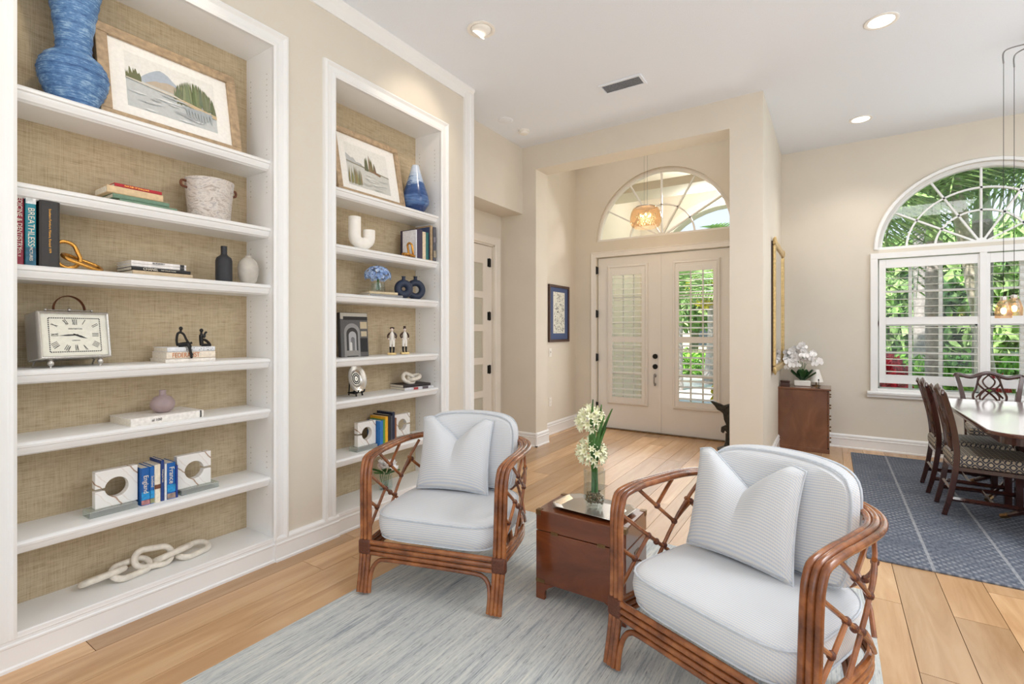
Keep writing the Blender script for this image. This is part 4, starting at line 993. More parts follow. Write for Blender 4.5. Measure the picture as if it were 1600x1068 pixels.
for k, (x0, x1) in enumerate(((DX0+.012, DM-.002), (DM+.002, DX1-.012))):
    gx0, gx1 = DLX[k]; gz0, gz1 = .43, 2.24
    b = MB(); ya, yb = Y0+.045, Y0+.09
    b.box(x0, gx0, ya, yb, .014, DZ-.008).box(gx1, x1, ya, yb, .014, DZ-.008).box(gx0, gx1, ya, yb, .014, gz0).box(gx0, gx1, ya, yb, gz1, DZ-.008)
    b.build('door_leaf', 'door_white', dr, False)
    MB().box(gx0, gx1, Y0+.075, Y0+.079, gz0, gz1).build('door_glass', 'window_glass', dr, False)
    b = MB()
    for f in (1/3, 2/3): xx = gx0+(gx1-gx0)*f; b.box(xx-.009, xx+.009, Y0+.068, Y0+.088, gz0, gz1)
    for i in range(1, 5): zz = gz0+(gz1-gz0)*i/5; b.box(gx0, gx1, Y0+.069, Y0+.087, zz-.009, zz+.009)
    b.build('muntin_grid', 'door_white', dr, False)
    sp = shutter(dr, gx0+.015, gx1-.015, .47, 2.19, (1.245, 1.325), Y0+.018, radians(14), .045)
    prof2 = [(0, 0), (0, .03), (.01, .042), (.024, .04), (.034, .03), (.04, 0)]
    b = MB().sweep([(gx0-.03, .40), (gx0-.03, 2.30), (gx1+.03, 2.30), (gx1+.03, .40)], prof2, toXZ(Y0+.045), True)
    b.build('shutter_frame', 'door_white', dr, False)
    b = MB().box(gx0-.03, gx1+.03, Y0+.02, Y0+.045, 2.235, 2.30).box(gx0-.03, gx1+.03, Y0+.02, Y0+.045, .40, .42); b.build('shutter_rail', 'door_white', dr, False)
for z in (2.28, 1.65, 1.02, .32):
    b = MB().box(DX0-.006, DX0+.02, Y0-.012, Y0+.03, z-.05, z+.05).tube([(DX0+.007, Y0-.014, z-.056), (DX0+.007, Y0-.014, z+.056)], .009, 8); b.build('hinge', 'hinge_black', dr, False)
for z in (1.055, .915):
    b = MB().tube([(DM-.075, Y0+.046, z), (DM-.075, Y0+.03, z)], .034, 18).tube([(DM-.075, Y0+.03, z), (DM-.075, Y0+.005, z)], .018, 12); b.build('deadbolt', 'hinge_black', dr)
b = MB().tube(catmull([(DM-.075, Y0+.046, .80), (DM-.075, Y0-.005, .79), (DM-.075, Y0-.012, .74), (DM-.075, Y0-.005, .69), (DM-.075, Y0+.046, .67)], 4), .009, 8).ball((DM-.075, Y0+.03, .795), (.02, .012, .026)).ball((DM-.075, Y0+.03, .67), (.015, .012, .02)); b.build('pull_handle', 'steel', dr)
MB().box(DM-.03, DM+.006, Y0+.03, Y0+.046, .02, 2.44).build('astragal', 'door_white', dr, False, .003)
def fan(nm, cx, cz, rx, rz, yw, spokes, rings, mat, ring0):
    st = structure(nm); n = 40
    outer = arch(cx, cz, rx, rz, n)
    pf = [(-.045, 0), (-.045, .05), (-.035, .06), (0, .06), (0, .0)]
    tr = toXZ(yw+.1)
    MB().sweep(outer, [(.0, 0), (.0, .06), (-.03, .07), (-.045, .055), (-.05, 0)], tr).build('arch_frame', mat, st, False)
    MB().sweep(outer, [(.0, .085), (.0, .116), (.03, .118), (.04, .1), (.04, .085)], tr).build('arch_trim', mat, st, False) if nm == 'window_2' else None
    MB().box(cx-rx, cx+rx, yw+.03, yw+.1, cz-.005, cz+.03).build('sill_bar', mat, st, False)
    MB().prism([(cx-rx, cz)]+outer[1:-1]+[(cx+rx, cz)], 'y', yw+.085, yw+.089).build('glass_pane', 'window_glass', st, False)
    for a in spokes:
        a = radians(a); d = Vector((cos(a), sin(a))); L = 1/sqrt((d.x/rx)**2+(d.y/rz)**2)
        p = Vector((-d.y, d.x))*.0095; r0 = .04
        q = [Vector((cx, cz))+d*r0-p, Vector((cx, cz))+d*(L-.02)-p, Vector((cx, cz))+d*(L-.02)+p, Vector((cx, cz))+d*r0+p]
        MB().prism([tuple(v) for v in q], 'y', yw+.065, yw+.1).build('spoke', mat, st, False)
    for k in rings:
        MB().sweep(arch(cx, cz, rx*k, rz*k, 32), [(-.0095, 0), (-.0095, .035), (.0095, .035), (.0095, 0)], toXZ(yw+.1)).build('ring_muntin', mat, st, False)
    MB().prism(arch(cx, cz+.01, .05, .05, 12), 'y', yw+.06, yw+.1).build('hub', mat, st, False)
    return st
fan('window_1', DM, AZ, AR, AR, Y0, (30, 60, 90, 120, 150), (.47,), 'door_white', 0)
fan('window_2', WC, BZ, BRX, BRZ, Y2-.02, (30, 60, 90, 120, 150), (.42, .70), 'white_paint', 0)
# ================================================================== DINING WINDOW
ws = structure('window_3')
# outer window with its own muntins
b = MB(); yo = Y2+.09
b.box(WX0, WX0+.04, yo, yo+.05, WZ0, WZ1).box(WX1-.04, WX1, yo, yo+.05, WZ0, WZ1).box(WX0, WX1, yo, yo+.05, WZ0, WZ0+.04).box(WX0, WX1, yo, yo+.05, WZ1-.04, WZ1).box(WC-.04, WC+.04, yo, yo+.05, WZ0, WZ1)
b.box(WX0, WX1, yo, yo+.05, 1.46, 1.52)
b.build('sash_frame', 'white_paint', ws, False)
for x0, x1 in ((WX0+.04, WC-.04), (WC+.04, WX1-.04)):
    MB().box(x0, x1, yo+.025, yo+.03, WZ0+.04, WZ1-.04).build('glass_pane', 'window_glass', ws, False)
    for f in (1/3, 2/3): xx = x0+.02+(x1-x0-.04)*f; MB().box(xx-.016, xx+.016, yo+.012, yo+.045, WZ0+.04, WZ1-.04).build('muntin', 'white_paint', ws, False)
    for zz in (1.15, 1.86): MB().box(x0, x1, yo+.013, yo+.044, zz-.012, zz+.012).build('muntin', 'white_paint', ws, False)
# shutter frame, sill and panels
for bx in ((.375, .445, Y2-.05, Y2+.02, .70, 2.235), (2.243, 2.313, Y2-.05, Y2+.02, .70, 2.235), (.375, 2.313, Y2-.05, Y2+.02, 2.235, 2.30), (.445, 2.243, Y2-.045, Y2+.02, .695, .735), (WC-.03, WC+.03, Y2-.05, Y2+.01, .735, 2.235)):
    MB().box(*bx).build('shutter_frame', 'white_paint', ws, False, .004)
MB().prism([(Y2+.01, .70), (Y2-.06, .70), (Y2-.075, .69), (Y2-.07, .668), (Y2-.05, .655), (Y2-.04, .632), (Y2, .628), (Y2+.01, .628)], 'x', .345, 2.343).build('sill', 'white_paint', ws, False)
slat_d.clear()
for (x0, x1) in ((.52, 1.302), (1.40, 2.18)):
    shutter(ws, x0, x1, .90, 2.125, (1.475, 1.56), Y2-.02, radians(4), .062, 'white_paint', pitch=.0755)

# ================================================================== RECESS DOOR
d2 = structure('door_2')
MB().sweep([(4.03, 0), (4.03, 2.46), (4.97, 2.46), (4.97, 0)], [(0, 0), (0, .014), (.01, .022), (.07, .026), (.085, .03), (.1, .022), (.102, 0)], lambda y, z, h: (-3.51+h, y, z)).build('door_casing', 'warm_trim', d2, False)
MB().box(-3.66, -3.51, 4.955, 4.97, 0, 2.46).box(-3.66, -3.51, 4.03, 4.045, 0, 2.46).box(-3.66, -3.51, 4.03, 4.97, 2.445, 2.46).build('jamb', 'warm_trim', d2, False)
b = MB(); xa, xb = -3.575, -3.535; y0, y1 = 4.05, 4.885
b.box(xa, xb, y0, y0+.12, .01, 2.44).box(xa, xb, y1-.12, y1, .01, 2.44)
zs_ = [.01, .2]+[]
rails = [(.01, .22), (.60, .68), (1.0, 1.08), (1.40, 1.48), (1.80, 1.88), (2.22, 2.44)]
for z0, z1 in rails: b.box(xa, xb, y0+.12, y1-.12, z0, z1)
b.build('door_leaf', 'warm_trim', d2, False)
for (a, c) in zip(rails[:-1], rails[1:]): MB().box(xa+.012, xb-.014, y0+.12, y1-.12, a[1], c[0]).build('door_panel', 'frosted', d2, False)
MB().box(xa, xb-.01, y1+.002, 4.957, 0, 2.445).build('jamb_stop', 'warm_trim', d2, False)
for z in (2.24, 1.585, .93): MB().box(xb-.002, xb+.006, y1-.028, y1+.04, z-.05, z+.05).tube([(xb+.008, y1+.006, z-.055), (xb+.008, y1+.006, z+.055)], .008, 8).build('hinge', 'hinge_black', d2, False)

# ================================================================== FOYER
t = thing('foyer_print', 'patterned black and white print in dark frame with navy mat', 'picture', (-3.199, 6.075, 1.25), RZ)
W, Hh, fw = .60, .785, .035
for bx in ((-W/2, W/2, 0, fw), (-W/2, W/2, Hh-fw, Hh), (-W/2, -W/2+fw, fw, Hh-fw), (W/2-fw, W/2, fw, Hh-fw)): MB().box(bx[0], bx[1], -.028, 0, bx[2], bx[3]).build('frame_rail', 'frame_dark', t, False, .004)
MB().box(-W/2+fw, W/2-fw, -.012, -.004, fw, Hh-fw).build('mat_board', 'mat_navy', t, False)
b = MB(); b.add([(-.17, -.0125, .12), (.17, -.0125, .12), (.17, -.0125, .69), (-.17, -.0125, .69)], [(0, 1, 2, 3)], (226, 226, 214)); r = random.Random(2)
for i in range(170):
    x, z = r.uniform(-.155, .155), r.uniform(.135, .675); a = r.uniform(0, 6.3); L = r.uniform(.012, .03); s = r.uniform(.002, .005)
    pts = [(x+L*cos(a+q*.9)*q/3*1.0, z+L*sin(a+q*.9)*q/3) for q in range(4)]
    pl = [(p[0]-s*sin(a), -.0128, p[1]+s*cos(a)) for p in pts]+[(p[0]+s*sin(a), -.0128, p[1]-s*cos(a)) for p in reversed(pts)]
    b.add(pl, [tuple(range(8))], r.choice([(60, 62, 74), (90, 92, 100), (130, 130, 132)]))
b.build('print', 'print', t, False, colors=True)
t = thing('light_switch', 'white light switch plate on the foyer wall below the print', 'switch', (-3.2, 5.84, 1.11), RZ)
MB().box(-.036, .036, -.006, 0, -.058, .058).build('plate', 'switch_white', t, False, .002); MB().box(-.016, .016, -.01, -.005, -.03, .03).build('rocker', 'switch_white', t, False, .001); MB().ball((0, -.01, .006), (.01, .004, .01), 10, 6).build('dimmer', 'steel', t)
t = thing('wall_outlet', 'white outlet plate low on the foyer wall', 'outlet', (-3.2, 5.84, .44), RZ)
MB().box(-.036, .036, -.006, 0, -.058, .058).build('plate', 'switch_white', t, False, .002); MB().box(-.016, .016, -.008, -.005, .01, .035).box(-.016, .016, -.008, -.005, -.035, -.01).build('socket', 'warm_trim', t, False, .001)
t = thing('door_stop', 'small black spring door stop on the foyer baseboard', 'door stop', (-3.178, 5.62, .075), RZ)
MB().tube([(0, 0, 0), (0, -.06, 0)], .006, 8).tube([(0, 0, 0), (0, -.008, 0)], .012, 10).build('spring', 'hinge_black', t); MB().tube([(0, -.06, 0), (0, -.075, 0)], .009, 10).build('tip', 'hinge_black', t)
# foyer pendant
t = thing('foyer_pendant', 'smoked glass drum pendant lamp with glowing crystals before the fanlight', 'pendant lamp', (-1.905, 5.9, 2.66), 0)
MB().lathe([(.135, 0), (.165, .02), (.185, .07), (.187, .13), (.175, .19), (.15, .235), (.12, .25), (.117, .247), (.147, .23), (.171, .188), (.183, .13), (.181, .072), (.162, .024), (.135, .004)], 36, cap=False).build('glass_drum', 'amber_glass', t)
MB().lathe([(0, .245), (.12, .245), (.12, .257), (.02, .262), (.006, .28), (0, .28)], 24).build('cap', 'silver', t)
for s in (-1, 1): MB().tube([(s*.02, 0, .26), (s*.02, 0, HF-2.66)], .0016, 6).build('cord', 'steel', t)
MB().lathe([(0, 0), (.06, 0), (.06, .025), (0, .025)], 20, (0, 0, HF-2.66-.026)).build('canopy', 'silver', t)
cr = MB().lathe([(0, -.018), (.009, 0), (0, .018)], 6).mesh('crystal_drop', 'crystal', False); r = random.Random(4)
for ring, (rad, n, z) in enumerate(((.05, 10, .10), (.085, 14, .11), (.115, 18, .13), (.1, 14, .07), (.06, 9, .06))):
    for i in range(n): link('crystal_drop', cr, t, (rad*cos(2*pi*i/n), rad*sin(2*pi*i/n), z+r.uniform(-.012, .03)))
for i in range(5): a = 2*pi*i/5; MB().ball((.06*cos(a), .06*sin(a), .15), (.012, .012, .018), 8, 6).build('bulb', 'bulb', t)
light('foyer_pendant_light', 'POINT', (-1.905, 5.9, 2.72), (0, 0, 0), 9, (1, .82, .6), .1)
# bronze sculpture behind the pillar
t = thing('bronze_sculpture', 'dark bronze leaf-winged sculpture partly hidden behind pillar by the door', 'sculpture', (-1.02, 6.20, 0), 0)
MB().lathe([(0, 0), (.12, 0), (.12, .02), (.05, .05), (.03, .1), (.03, .2), (0, .21)], 20).build('pedestal_foot', 'bronze', t)
b = MB().prism([(-.035, .235), (.04, .14), (.08, .2), (.1, .5), (.03, .53), (-.01, .50), (.03, .555), (-.05, .525), (-.17, .57), (-.20, .565), (-.15, .515), (-.12, .47), (-.085, .455), (-.055, .43), (-.045, .36), (-.02, .30), (-.075, .27), (-.08, .215), (-.05, .195)], 'y', -.02, .03)
b.build('figure', 'bronze', t, True, .012, 2)
MB().prism([(-.02, .52), (.06, .50), (.10, .555), (.02, .545)], 'y', -.05, .0).build('wing', 'bronze', t, True, .006)

# ================================================================== CEILING FITTINGS
t = thing('ceiling_vent', 'white slatted air vent in the ceiling before the foyer', 'vent', (-1.6, 4.29, H), 0)
for bx in ((-.20, .20, -.10, -.075), (-.20, .20, .075, .10), (-.20, -.175, -.075, .075), (.175, .20, -.075, .075)): MB().box(bx[0], bx[1], bx[2], bx[3], -.012, 0).build('vent_frame', 'ceiling_paint', t, False, .003)
MB().box(-.175, .175, -.075, .075, -.002, -.0005).build('duct_opening', 'ink', t, False)
sm = MB().box(-.175, .175, -.001, .001, -.009, .009).mesh('vent_slat', 'ceiling_paint', False)
for i in range(7): link('vent_slat', sm, t, (0, -.063+i*.021, -.009), (radians(-62), 0, 0))
def can(loc, label, gimbal, on=True):
    t = thing('recessed_light', label, 'ceiling light', loc, 0, 'recessed ceiling lights')
    b = MB().lathe([(.102, 0), (.104, -.006), (.09, -.009), (.078, -.004), (.078, 0)], 36, cap=False); b.build('trim_ring', 'white_ceramic', t)
    if gimbal:
        b = MB().ball((0, 0, -.0), (.076, .076, .04), 24, 12); b.build('gimbal_ball', 'white_ceramic', t)
        b = MB().lathe([(0, 0), (.05, 0), (.05, .006), (0, .006)], 24); b.xf(Matrix.Translation((-.028, 0, -.036)) @ Matrix.Rotation(radians(40), 4, 'Y')); b.build('lens', 'lamp_lens', t)
    else: MB().lathe([(0, -.003), (.08, -.005), (.08, -.001), (0, -.001)], 32).build('lens', 'lamp_lens', t)
can((-2.19, 2.93, H), 'swivel recessed spotlight in ceiling by the bookcase wall', True)
can((.30, 4.44, H), 'nearer of the two flush round ceiling lights at right', False)
can((.256, 6.38, H), 'farther flush round ceiling light close to the window wall', False)
light('spot_bookcase', 'SPOT', (-2.15, 2.93, H-.10), Euler((0, radians(50), 0)), 17, (1, .84, .66), .04, spot=75, blend=.7)
light('spot_bookcase_near', 'SPOT', (-2.1, .95, H-.08), Euler((0, radians(42), 0)), 24, (1, .84, .66), .04, spot=75, blend=.7)
light('can_light', 'SPOT', (.30, 4.44, H-.03), (0, 0, 0), 75, (1, .94, .86), .07, spot=120, blend=.9)
light('can_light_far', 'SPOT', (.256, 6.38, H-.03), (0, 0, 0), 70, (1, .94, .86), .07, spot=120, blend=.9)
t = thing('ceiling_speaker', 'flat round speaker cover on the ceiling beside smoke detector', 'speaker', (-2.92, 4.34, H), 0)
MB().lathe([(0, -.006), (.07, -.006), (.078, -.003), (.08, 0), (0, 0)], 32).build('grille', 'ceiling_paint', t)
t = thing('smoke_detector', 'small round white smoke detector on ceiling near the foyer opening', 'smoke detector', (-2.9, 4.68, H), 0)
MB().lathe([(0, -.04), (.035, -.04), (.045, -.034), (.048, -.015), (.06, -.012), (.062, 0), (0, 0)], 28).build('housing', 'switch_white', t)

# ================================================================== RUGS
o = MB().box(-2.15, .17, -3.2, 3.235, .0005, .012).build('area_rug', 'pale_rug', None, False, .003)
tag(o, 'large pale grey-blue streaked rug under the two rattan chairs', 'rug')
o = MB().box(.18, 2.9, 3.72, 6.84, .0005, .012).build('area_rug', 'slate_rug', None, False, .003)
tag(o, 'dark slate blue rug with dashed lattice under the dining table', 'rug')

# ================================================================== RATTAN ARMCHAIRS
def hoop(z, inset=0, y0=.03, xf=.385):
    """half plan of arm / rail, from front right post round the back to the front left"""
    P = [(xf-inset, y0), (xf+.012-inset, .25), (xf+.002-inset, .46), (.315-inset*.8, .60), (.18-inset*.4, .675-inset*.6), (0, .70-inset)]
    P = P+[(-x, y) for x, y in P[-2::-1]]
    return P
def armchair(name, label, loc, rz):
    t = thing(name, label, 'armchair', loc, rz, 'rattan armchairs')
    ZA = .715; R = .0125
    # three bundled poles: post + arm in one bend, each its own pole
    pl = [(x, y) for x, y in hoop(0)]
    dense = catmull([(x, y, 0) for x, y in pl], 6)
    for k, off in enumerate((-.0225, 0, .0225)):
        pts = []
        n = len(dense)
        arm = []
        for i, p in enumerate(dense):
            a = dense[max(0, i-1)]; b_ = dense[min(n-1, i+1)]; d = (b_-a).normalized(); nn = Vector((d.y, -d.x, 0))
            s = (i/(n-1)); zz = ZA+.012*sin(pi*s)-.004*(k != 1)
            arm.append(Vector((p.x+nn.x*off, p.y+nn.y*off, zz)))
        # replace the first and last few points with the bend down to the post
        def post(side):
            sx = side; xo = off
            return [(sx*(.372+xo*.9), -.045+.0, .012), (sx*(.374+xo*.9), -.022, .12), (sx*(.377+xo), .0, .25), (sx*(.381+xo), .006, .45), (sx*(.384+xo), .010, .60), (sx*(.386+xo), .024, .665), (sx*(.389+xo), .055, .700)]
        body = arm[4:-4]
        full = [Vector(p) for p in post(1)]+body+[Vector(p) for p in reversed(post(-1))]
        full = catmull(full, 3)
        MB().tube(full, R, 10).build('frame_pole', 'rattan', t)
    # rear legs
    for s in (-1, 1):
        for o_ in (-.02, .004):
            MB().tube(catmull([(s*(.25+o_), .655, .012), (s*(.235+o_), .635, .15), (s*(.22+o_), .648, .3), (s*(.21+o_), .662, .5), (s*(.20+o_), .668, .70)], 5), R, 10).build('rear_leg', 'rattan', t)
    # seat rails: front three, sides and back three, stacked
    for k, z in enumerate((.205, .233, .261)):
        MB().tube([(-.36, -.004, z), (.36, -.004, z)], R, 10).build('front_rail', 'rattan', t)
        MB().tube(catmull([(x, y, z) for x, y in hoop(0, .012, .02, .378)], 5), R, 8).build('side_rail', 'rattan', t)
    MB().tube(catmull([(.332, -.04, .012), (.335, -.025, .08), (.325, -.010, .135), (.295, -.004, .168), (.24, -.004, .178), (0, -.004, .180), (-.24, -.004, .178), (-.295, -.004, .168), (-.325, -.010, .135), (-.335, -.025, .08), (-.332, -.04, .012)], 6), .0115, 10).build('front_bracket', 'rattan', t)
    for s in (-1, 1):
        b = MB().box(s*.377-.037, s*.377+.037, -.020, .021, .195, .275); b.build('leg_binding', 'rattan_wrap', t, True, .012, 3)
    # lattice of thin poles on the curved sides
    side = catmull([(x, y, 0) for x, y in hoop(0, .004)][:6], 10); cum = [0]
    for a, b_ in zip(side[:-1], side[1:]): cum.append(cum[-1]+(b_-a).length)
    def at(s, z, sg):
        i = 0
        while i < len(cum)-2 and cum[i+1] < s: i += 1
        q = (s-cum[i])/(cum[i+1]-cum[i]); p = side[i].lerp(side[i+1], max(0, min(1.2, q)))
        return Vector((sg*p.x, p.y, z))
    rods = [((0, .615), (.37, .345)), ((.115, .70), (.37, .50)), ((0, .47), (.095, .40)), ((.0, .30), (.19, .475)), ((.20, .29), (.53, .69)), ((.25, .60), (.355, .70)),
            ((.44, .60), (.72, .36)), ((.37, .345), (.44, .28)), ((.50, .30), (.78, .62)), ((.60, .70), (.78, .54)), ((.47, .58), (.37, .50))]
    joints = [(.19, .475), (.245, .435-.0), (.37, .50), (.25, .597), (.095, .40), (.30, .405), (.47, .58), (.60, .46)]
    for sg in (-1, 1):
        for (a, b_) in rods:
            n = 5; MB().tube([at(a[0]+(b_[0]-a[0])*i/n, a[1]+(b_[1]-a[1])*i/n, sg) for i in range(n+1)], .0088, 8).build('lattice_rod', 'rattan', t)
        for (s, z) in joints:
            p = at(s, z, sg); MB().ball(p, (.014, .016, .015), 10, 6).build('lattice_binding', 'rattan_wrap', t)
    # seat cushion
    b = MB(); nU, nV = 36, 10
    def outline(a):
        # superellipse front, hoop shaped back
        c_, s_ = cos(a), sin(a)
        k = 5.5 if s_ < 0 else 3.0
        r = (abs(c_)**k+abs(s_)**k)**(-1/k)
        return .350*r*c_, .325+.335*r*s_*(1.0)
    z0, z1 = .278, .425
    prf = [(0, .0), (.5, 0), (.86, .0), (.955, .008), (.99, .028), (1.005, .06), (1.01, .085), (1.0, .118), (.985, .138), (.96, .149), (.9, .157), (.7, .169), (.4, .177), (0, .18)]
    for i, (rr, zz) in enumerate(prf):
        for j in range(nU*2):
            x, y = outline(2*pi*j/(nU*2)); b.v.append(Vector((x*rr, .325+(y-.325)*rr, z0+zz*.9)))
    m = nU*2
    for i in range(len(prf)-1):
        for j in range(m): b.f.append((i*m+j, i*m+(j+1) % m, (i+1)*m+(j+1) % m, (i+1)*m+j)); b.c.append((1, 1, 1))
    b.build('seat_cushion', 'stripe_fabric', t)
    for (sc_, zz) in ((.992, z0+.138*.9), (.97, z0+.008)):
        P = []
        for j in range(m): x, y = outline(2*pi*j/m); P.append((x*sc_, .325+(y-.325)*sc_, zz))
        MB().tube(P, .0045, 6, True).build('cushion_piping', 'piping', t)
    # back cushion, curved to the hoop
    b = MB(); Wc, Hc, Tc = .30, .44, .075; nu, nv = 24, 20
    def bc(u, v, sgn):
        a, c_ = u*2-1, v*2-1
        k = 6.0
        # map square to rounded rectangle
        m_ = (abs(a)**k+abs(c_)**k)**(1/k) if (a or c_) else 1; mx = max(abs(a), abs(c_), 1e-6); g_ = mx/m_ if m_ else 1
        x = a*g_*Wc; z = c_*g_*Hc/2
        e = max(abs(a), abs(c_)); th = Tc*max(0, 1-e**9)**.5*(1+.12*cos(a*pi/2)*cos(c_*pi/2))
        zt = z+Hc/2
        y = .545-.75*x*x+.06*(zt/Hc)+sgn*th
        return (.02+x, y, .43+zt+.018*cos(a*pi/2)*(c_ > 0)*c_)
    b.grid(lambda u, v: bc(u, v, -1), nu, nv); b.grid(lambda u, v: bc(1-u, v, 1), nu, nv)
    b.build('back_cushion', 'stripe_fabric', t)
    ring = [(i/20, 1) for i in range(20)]+[(1, 1-i/14) for i in range(14)]+[(1-i/20, 0) for i in range(20)]+[(0, i/14) for i in range(14)]
    for sg_ in (-1, 1): MB().tube([bc(0.5+(u-.5)*.955, 0.5+(v-.5)*.965, sg_) for u, v in ring], .0042, 6, True).build('cushion_piping', 'piping', t)
    return t
ac = armchair('rattan_armchair', 'left rattan armchair, whole in view, beside the right bookcase', (-1.734, 1.878, .012), radians(16.3))
ac2 = copy_tree(ac); ac2.location = (-.408, 1.813, .012); ac2.rotation_euler = (0, 0, radians(-22.4)); ac2['label'] = 'right rattan armchair, nearest the viewer, cut off by the bottom edge'
def pillow(label, parent_loc, rz, off, lean, W=.46, Hh=.44, roll=0):
    t = thing('throw_pillow', label, 'pillow', (0, 0, 0), 0, 'striped throw pillows')
    M = Matrix.Translation(parent_loc) @ Matrix.Rotation(rz, 4, 'Z')
    t.location = M @ Vector(off); t.rotation_euler = Euler((-lean, roll, rz))
    def f(u, v, s, k=1.0):
        a, c_ = u*2-1, v*2-1
        x = a*W/2*(1-.07*(1-c_*c_)); z = c_*Hh/2*(1-.07*(1-a*a))+Hh/2
        th = .082*((1-a*a)*(1-c_*c_)+0)**.36
        up = max(0, c_*.62+.38)
        dip = max(0, 1-abs(a)/.74)**1.15; z -= .125*dip*up**1.6; z -= .018*max(0, abs(a)-.8)/.2*max(0, c_-.8)/.2; th *= 1-.45*max(0, 1-abs(a)/.35)*up
        y = s*th+.03*max(0, 1-abs(a)/.5)*up*(1 if s < 0 else 1)
        return (x, y, z)
    b = MB(); b.grid(lambda u, v: f(u, v, -1), 32, 24); b.grid(lambda u, v: f(1-u, v, 1), 32, 24); b.build('pillow_body', 'stripe_fabric', t)
    ring = [(i/28, 1) for i in range(28)]+[(1, 1-i/18) for i in range(18)]+[(1-i/28, 0) for i in range(28)]+[(0, i/18) for i in range(18)]
    MB().tube([f(u, v, 0) for u, v in ring], .0042, 6, True).build('pillow_piping', 'piping', t)
    return t
pillow('striped pillow with a chopped top on the left rattan armchair', (-1.734, 1.878, .012), radians(16.3), (-.05, .385, .437), radians(14))
pillow('striped pillow with a chopped top on the right rattan armchair', (-.408, 1.813, .012), radians(-22.4), (-.075, .375, .437), radians(14))

# ================================================================== TRUNK TABLE WITH TRAY AND FLOWERS
t = thing('trunk_table', 'mahogany campaign trunk table with brass corners between the armchairs', 'trunk', (-1.05, 2.36, .012), 0)
w2, d2_ = .243, .152
MB().box(-w2, w2, -d2_, d2_, .085, .352).build('trunk_body', 'mahogany', t, False, .003)
MB().box(-w2, w2, -d2_, d2_, .3555, .458).build('lid', 'mahogany', t, False, .004)
for sx_ in (-1, 1):
    for sy in (-1, 1):
        b = MB().prism([(sx_*w2, 0), (sx_*(w2-.05), 0), (sx_*(w2-.052), .045), (sx_*(w2-.075), .068), (sx_*(w2-.11), .085), (sx_*w2, .085)], 'y', sy*d2_, sy*(d2_-.02))
        b.prism([(sy*(d2_-.02), 0), (sy*(d2_-.05), 0), (sy*(d2_-.055), .05), (sy*(d2_-.09), .085), (sy*(d2_-.02), .085)], 'x', sx_*w2, sx_*(w2-.02))
        b.build('bracket_foot', 'mahogany', t, False, .002)
        b = MB(); q = .0015
        b.box(sx_*w2-(.028 if sx_ > 0 else -q), sx_*w2+(q if sx_ > 0 else .028), sy*d2_-(.028 if sy > 0 else q), sy*d2_+(q if sy > 0 else .028), .4585, .460)
        b.box(sx_*w2-(.028 if sx_ > 0 else -.0), sx_*w2+(.0 if sx_ > 0 else .028), sy*d2_-q if sy < 0 else sy*d2_, sy*d2_ if sy < 0 else sy*d2_+q, .434, .4585)
        b.box(sx_*w2 if sx_ > 0 else sx_*w2-q, sx_*w2+q if sx_ > 0 else sx_*w2, sy*d2_-(.028 if sy > 0 else 0), sy*d2_+(0 if sy > 0 else .028), .434, .4585)
        b.box(sx_*w2-(.05 if sx_ > 0 else 0), sx_*w2+(0 if sx_ > 0 else .05), sy*d2_-q if sy < 0 else sy*d2_, sy*d2_ if sy < 0 else sy*d2_+q, .086, .104)
        b.build('corner_plate', 'brass', t, False)
MB().box(-.155, -.115, -d2_-.002, -d2_, .345, .362).build('hinge', 'brass', t, False); MB().box(.10, .14, -d2_-.002, -d2_, .345, .362).build('hinge', 'brass', t, False)
b = MB().box(w2, w2+.002, -.03, .03, .27, .31).tube(catmull([(w2, -.05, .24), (w2+.022, -.045, .225), (w2+.025, 0, .215), (w2+.022, .045, .225), (w2, .05, .24)], 4), .004, 6); b.build('side_handle', 'brass', t, False)
t = thing('serving_tray', 'silver tray with cut corners on the trunk table', 'tray', (-1.045, 2.38, .4715), radians(-4))
def octo(a, b_, c): return [(-a, -b_+c), (-a+c, -b_), (a-c, -b_), (a, -b_+c), (a, b_-c), (a-c, b_), (-a+c, b_), (-a, b_-c)]
b = MB()
rings = [(octo(.155, .095, .035), .0), (octo(.16, .1, .036), .002), (octo(.195, .125, .045), .012), (octo(.2, .13, .046), .0155), (octo(.194, .124, .045), .0145), (octo(.158, .098, .036), .0045)]
for pts, z in rings: b.v += [Vector((x, y, z)) for x, y in pts]
for i in range(5):
    for j in range(8): b.f.append((i*8+j, i*8+(j+1) % 8, (i+1)*8+(j+1) % 8, (i+1)*8+j)); b.c.append((1, 1, 1))
b.f += [tuple(range(8))[::-1], tuple(range(40, 48))]; b.c += [(1, 1, 1)]*2
b.build('tray_body', 'silver', t, False)
t = thing('flower_vase', 'clear glass vase with two white agapanthus heads and green blades', 'flowers', (-1.045, 2.39, .4765), 0)
MB().lathe([(0, 0), (.04, 0), (.043, .006), (.056, .05), (.0565, .2), (.0535, .2), (.053, .055), (.038, .016), (0, .014)], 32).build('vase', 'clear_glass', t)
pm_ = MB().ball((0, 0, 0), (.008, .0065, .005), 7, 5).mesh('pebble', 'pebble'); r = random.Random(11)
for i in range(90):
    a = r.uniform(0, 6.3); z = .022+.055*(i/90); rr = sqrt(r.random())*(.034+.013*min(1, z/.045)); link('pebble', pm_, t, (rr*cos(a), rr*sin(a), z), (r.uniform(0, 3), r.uniform(0, 3), a), (1, 1, r.uniform(.8, 1.2)))
for dx, dy, zt in ((-.006, -.004, .43), (.008, .003, .33), (.0, .008, .40)):
    MB().tube(catmull([(dx*1.5, dy*1.5, .03), (dx, dy, .2), (dx-.01, dy, zt)], 5), .0085, 8).build('stem', 'stem_green', t)
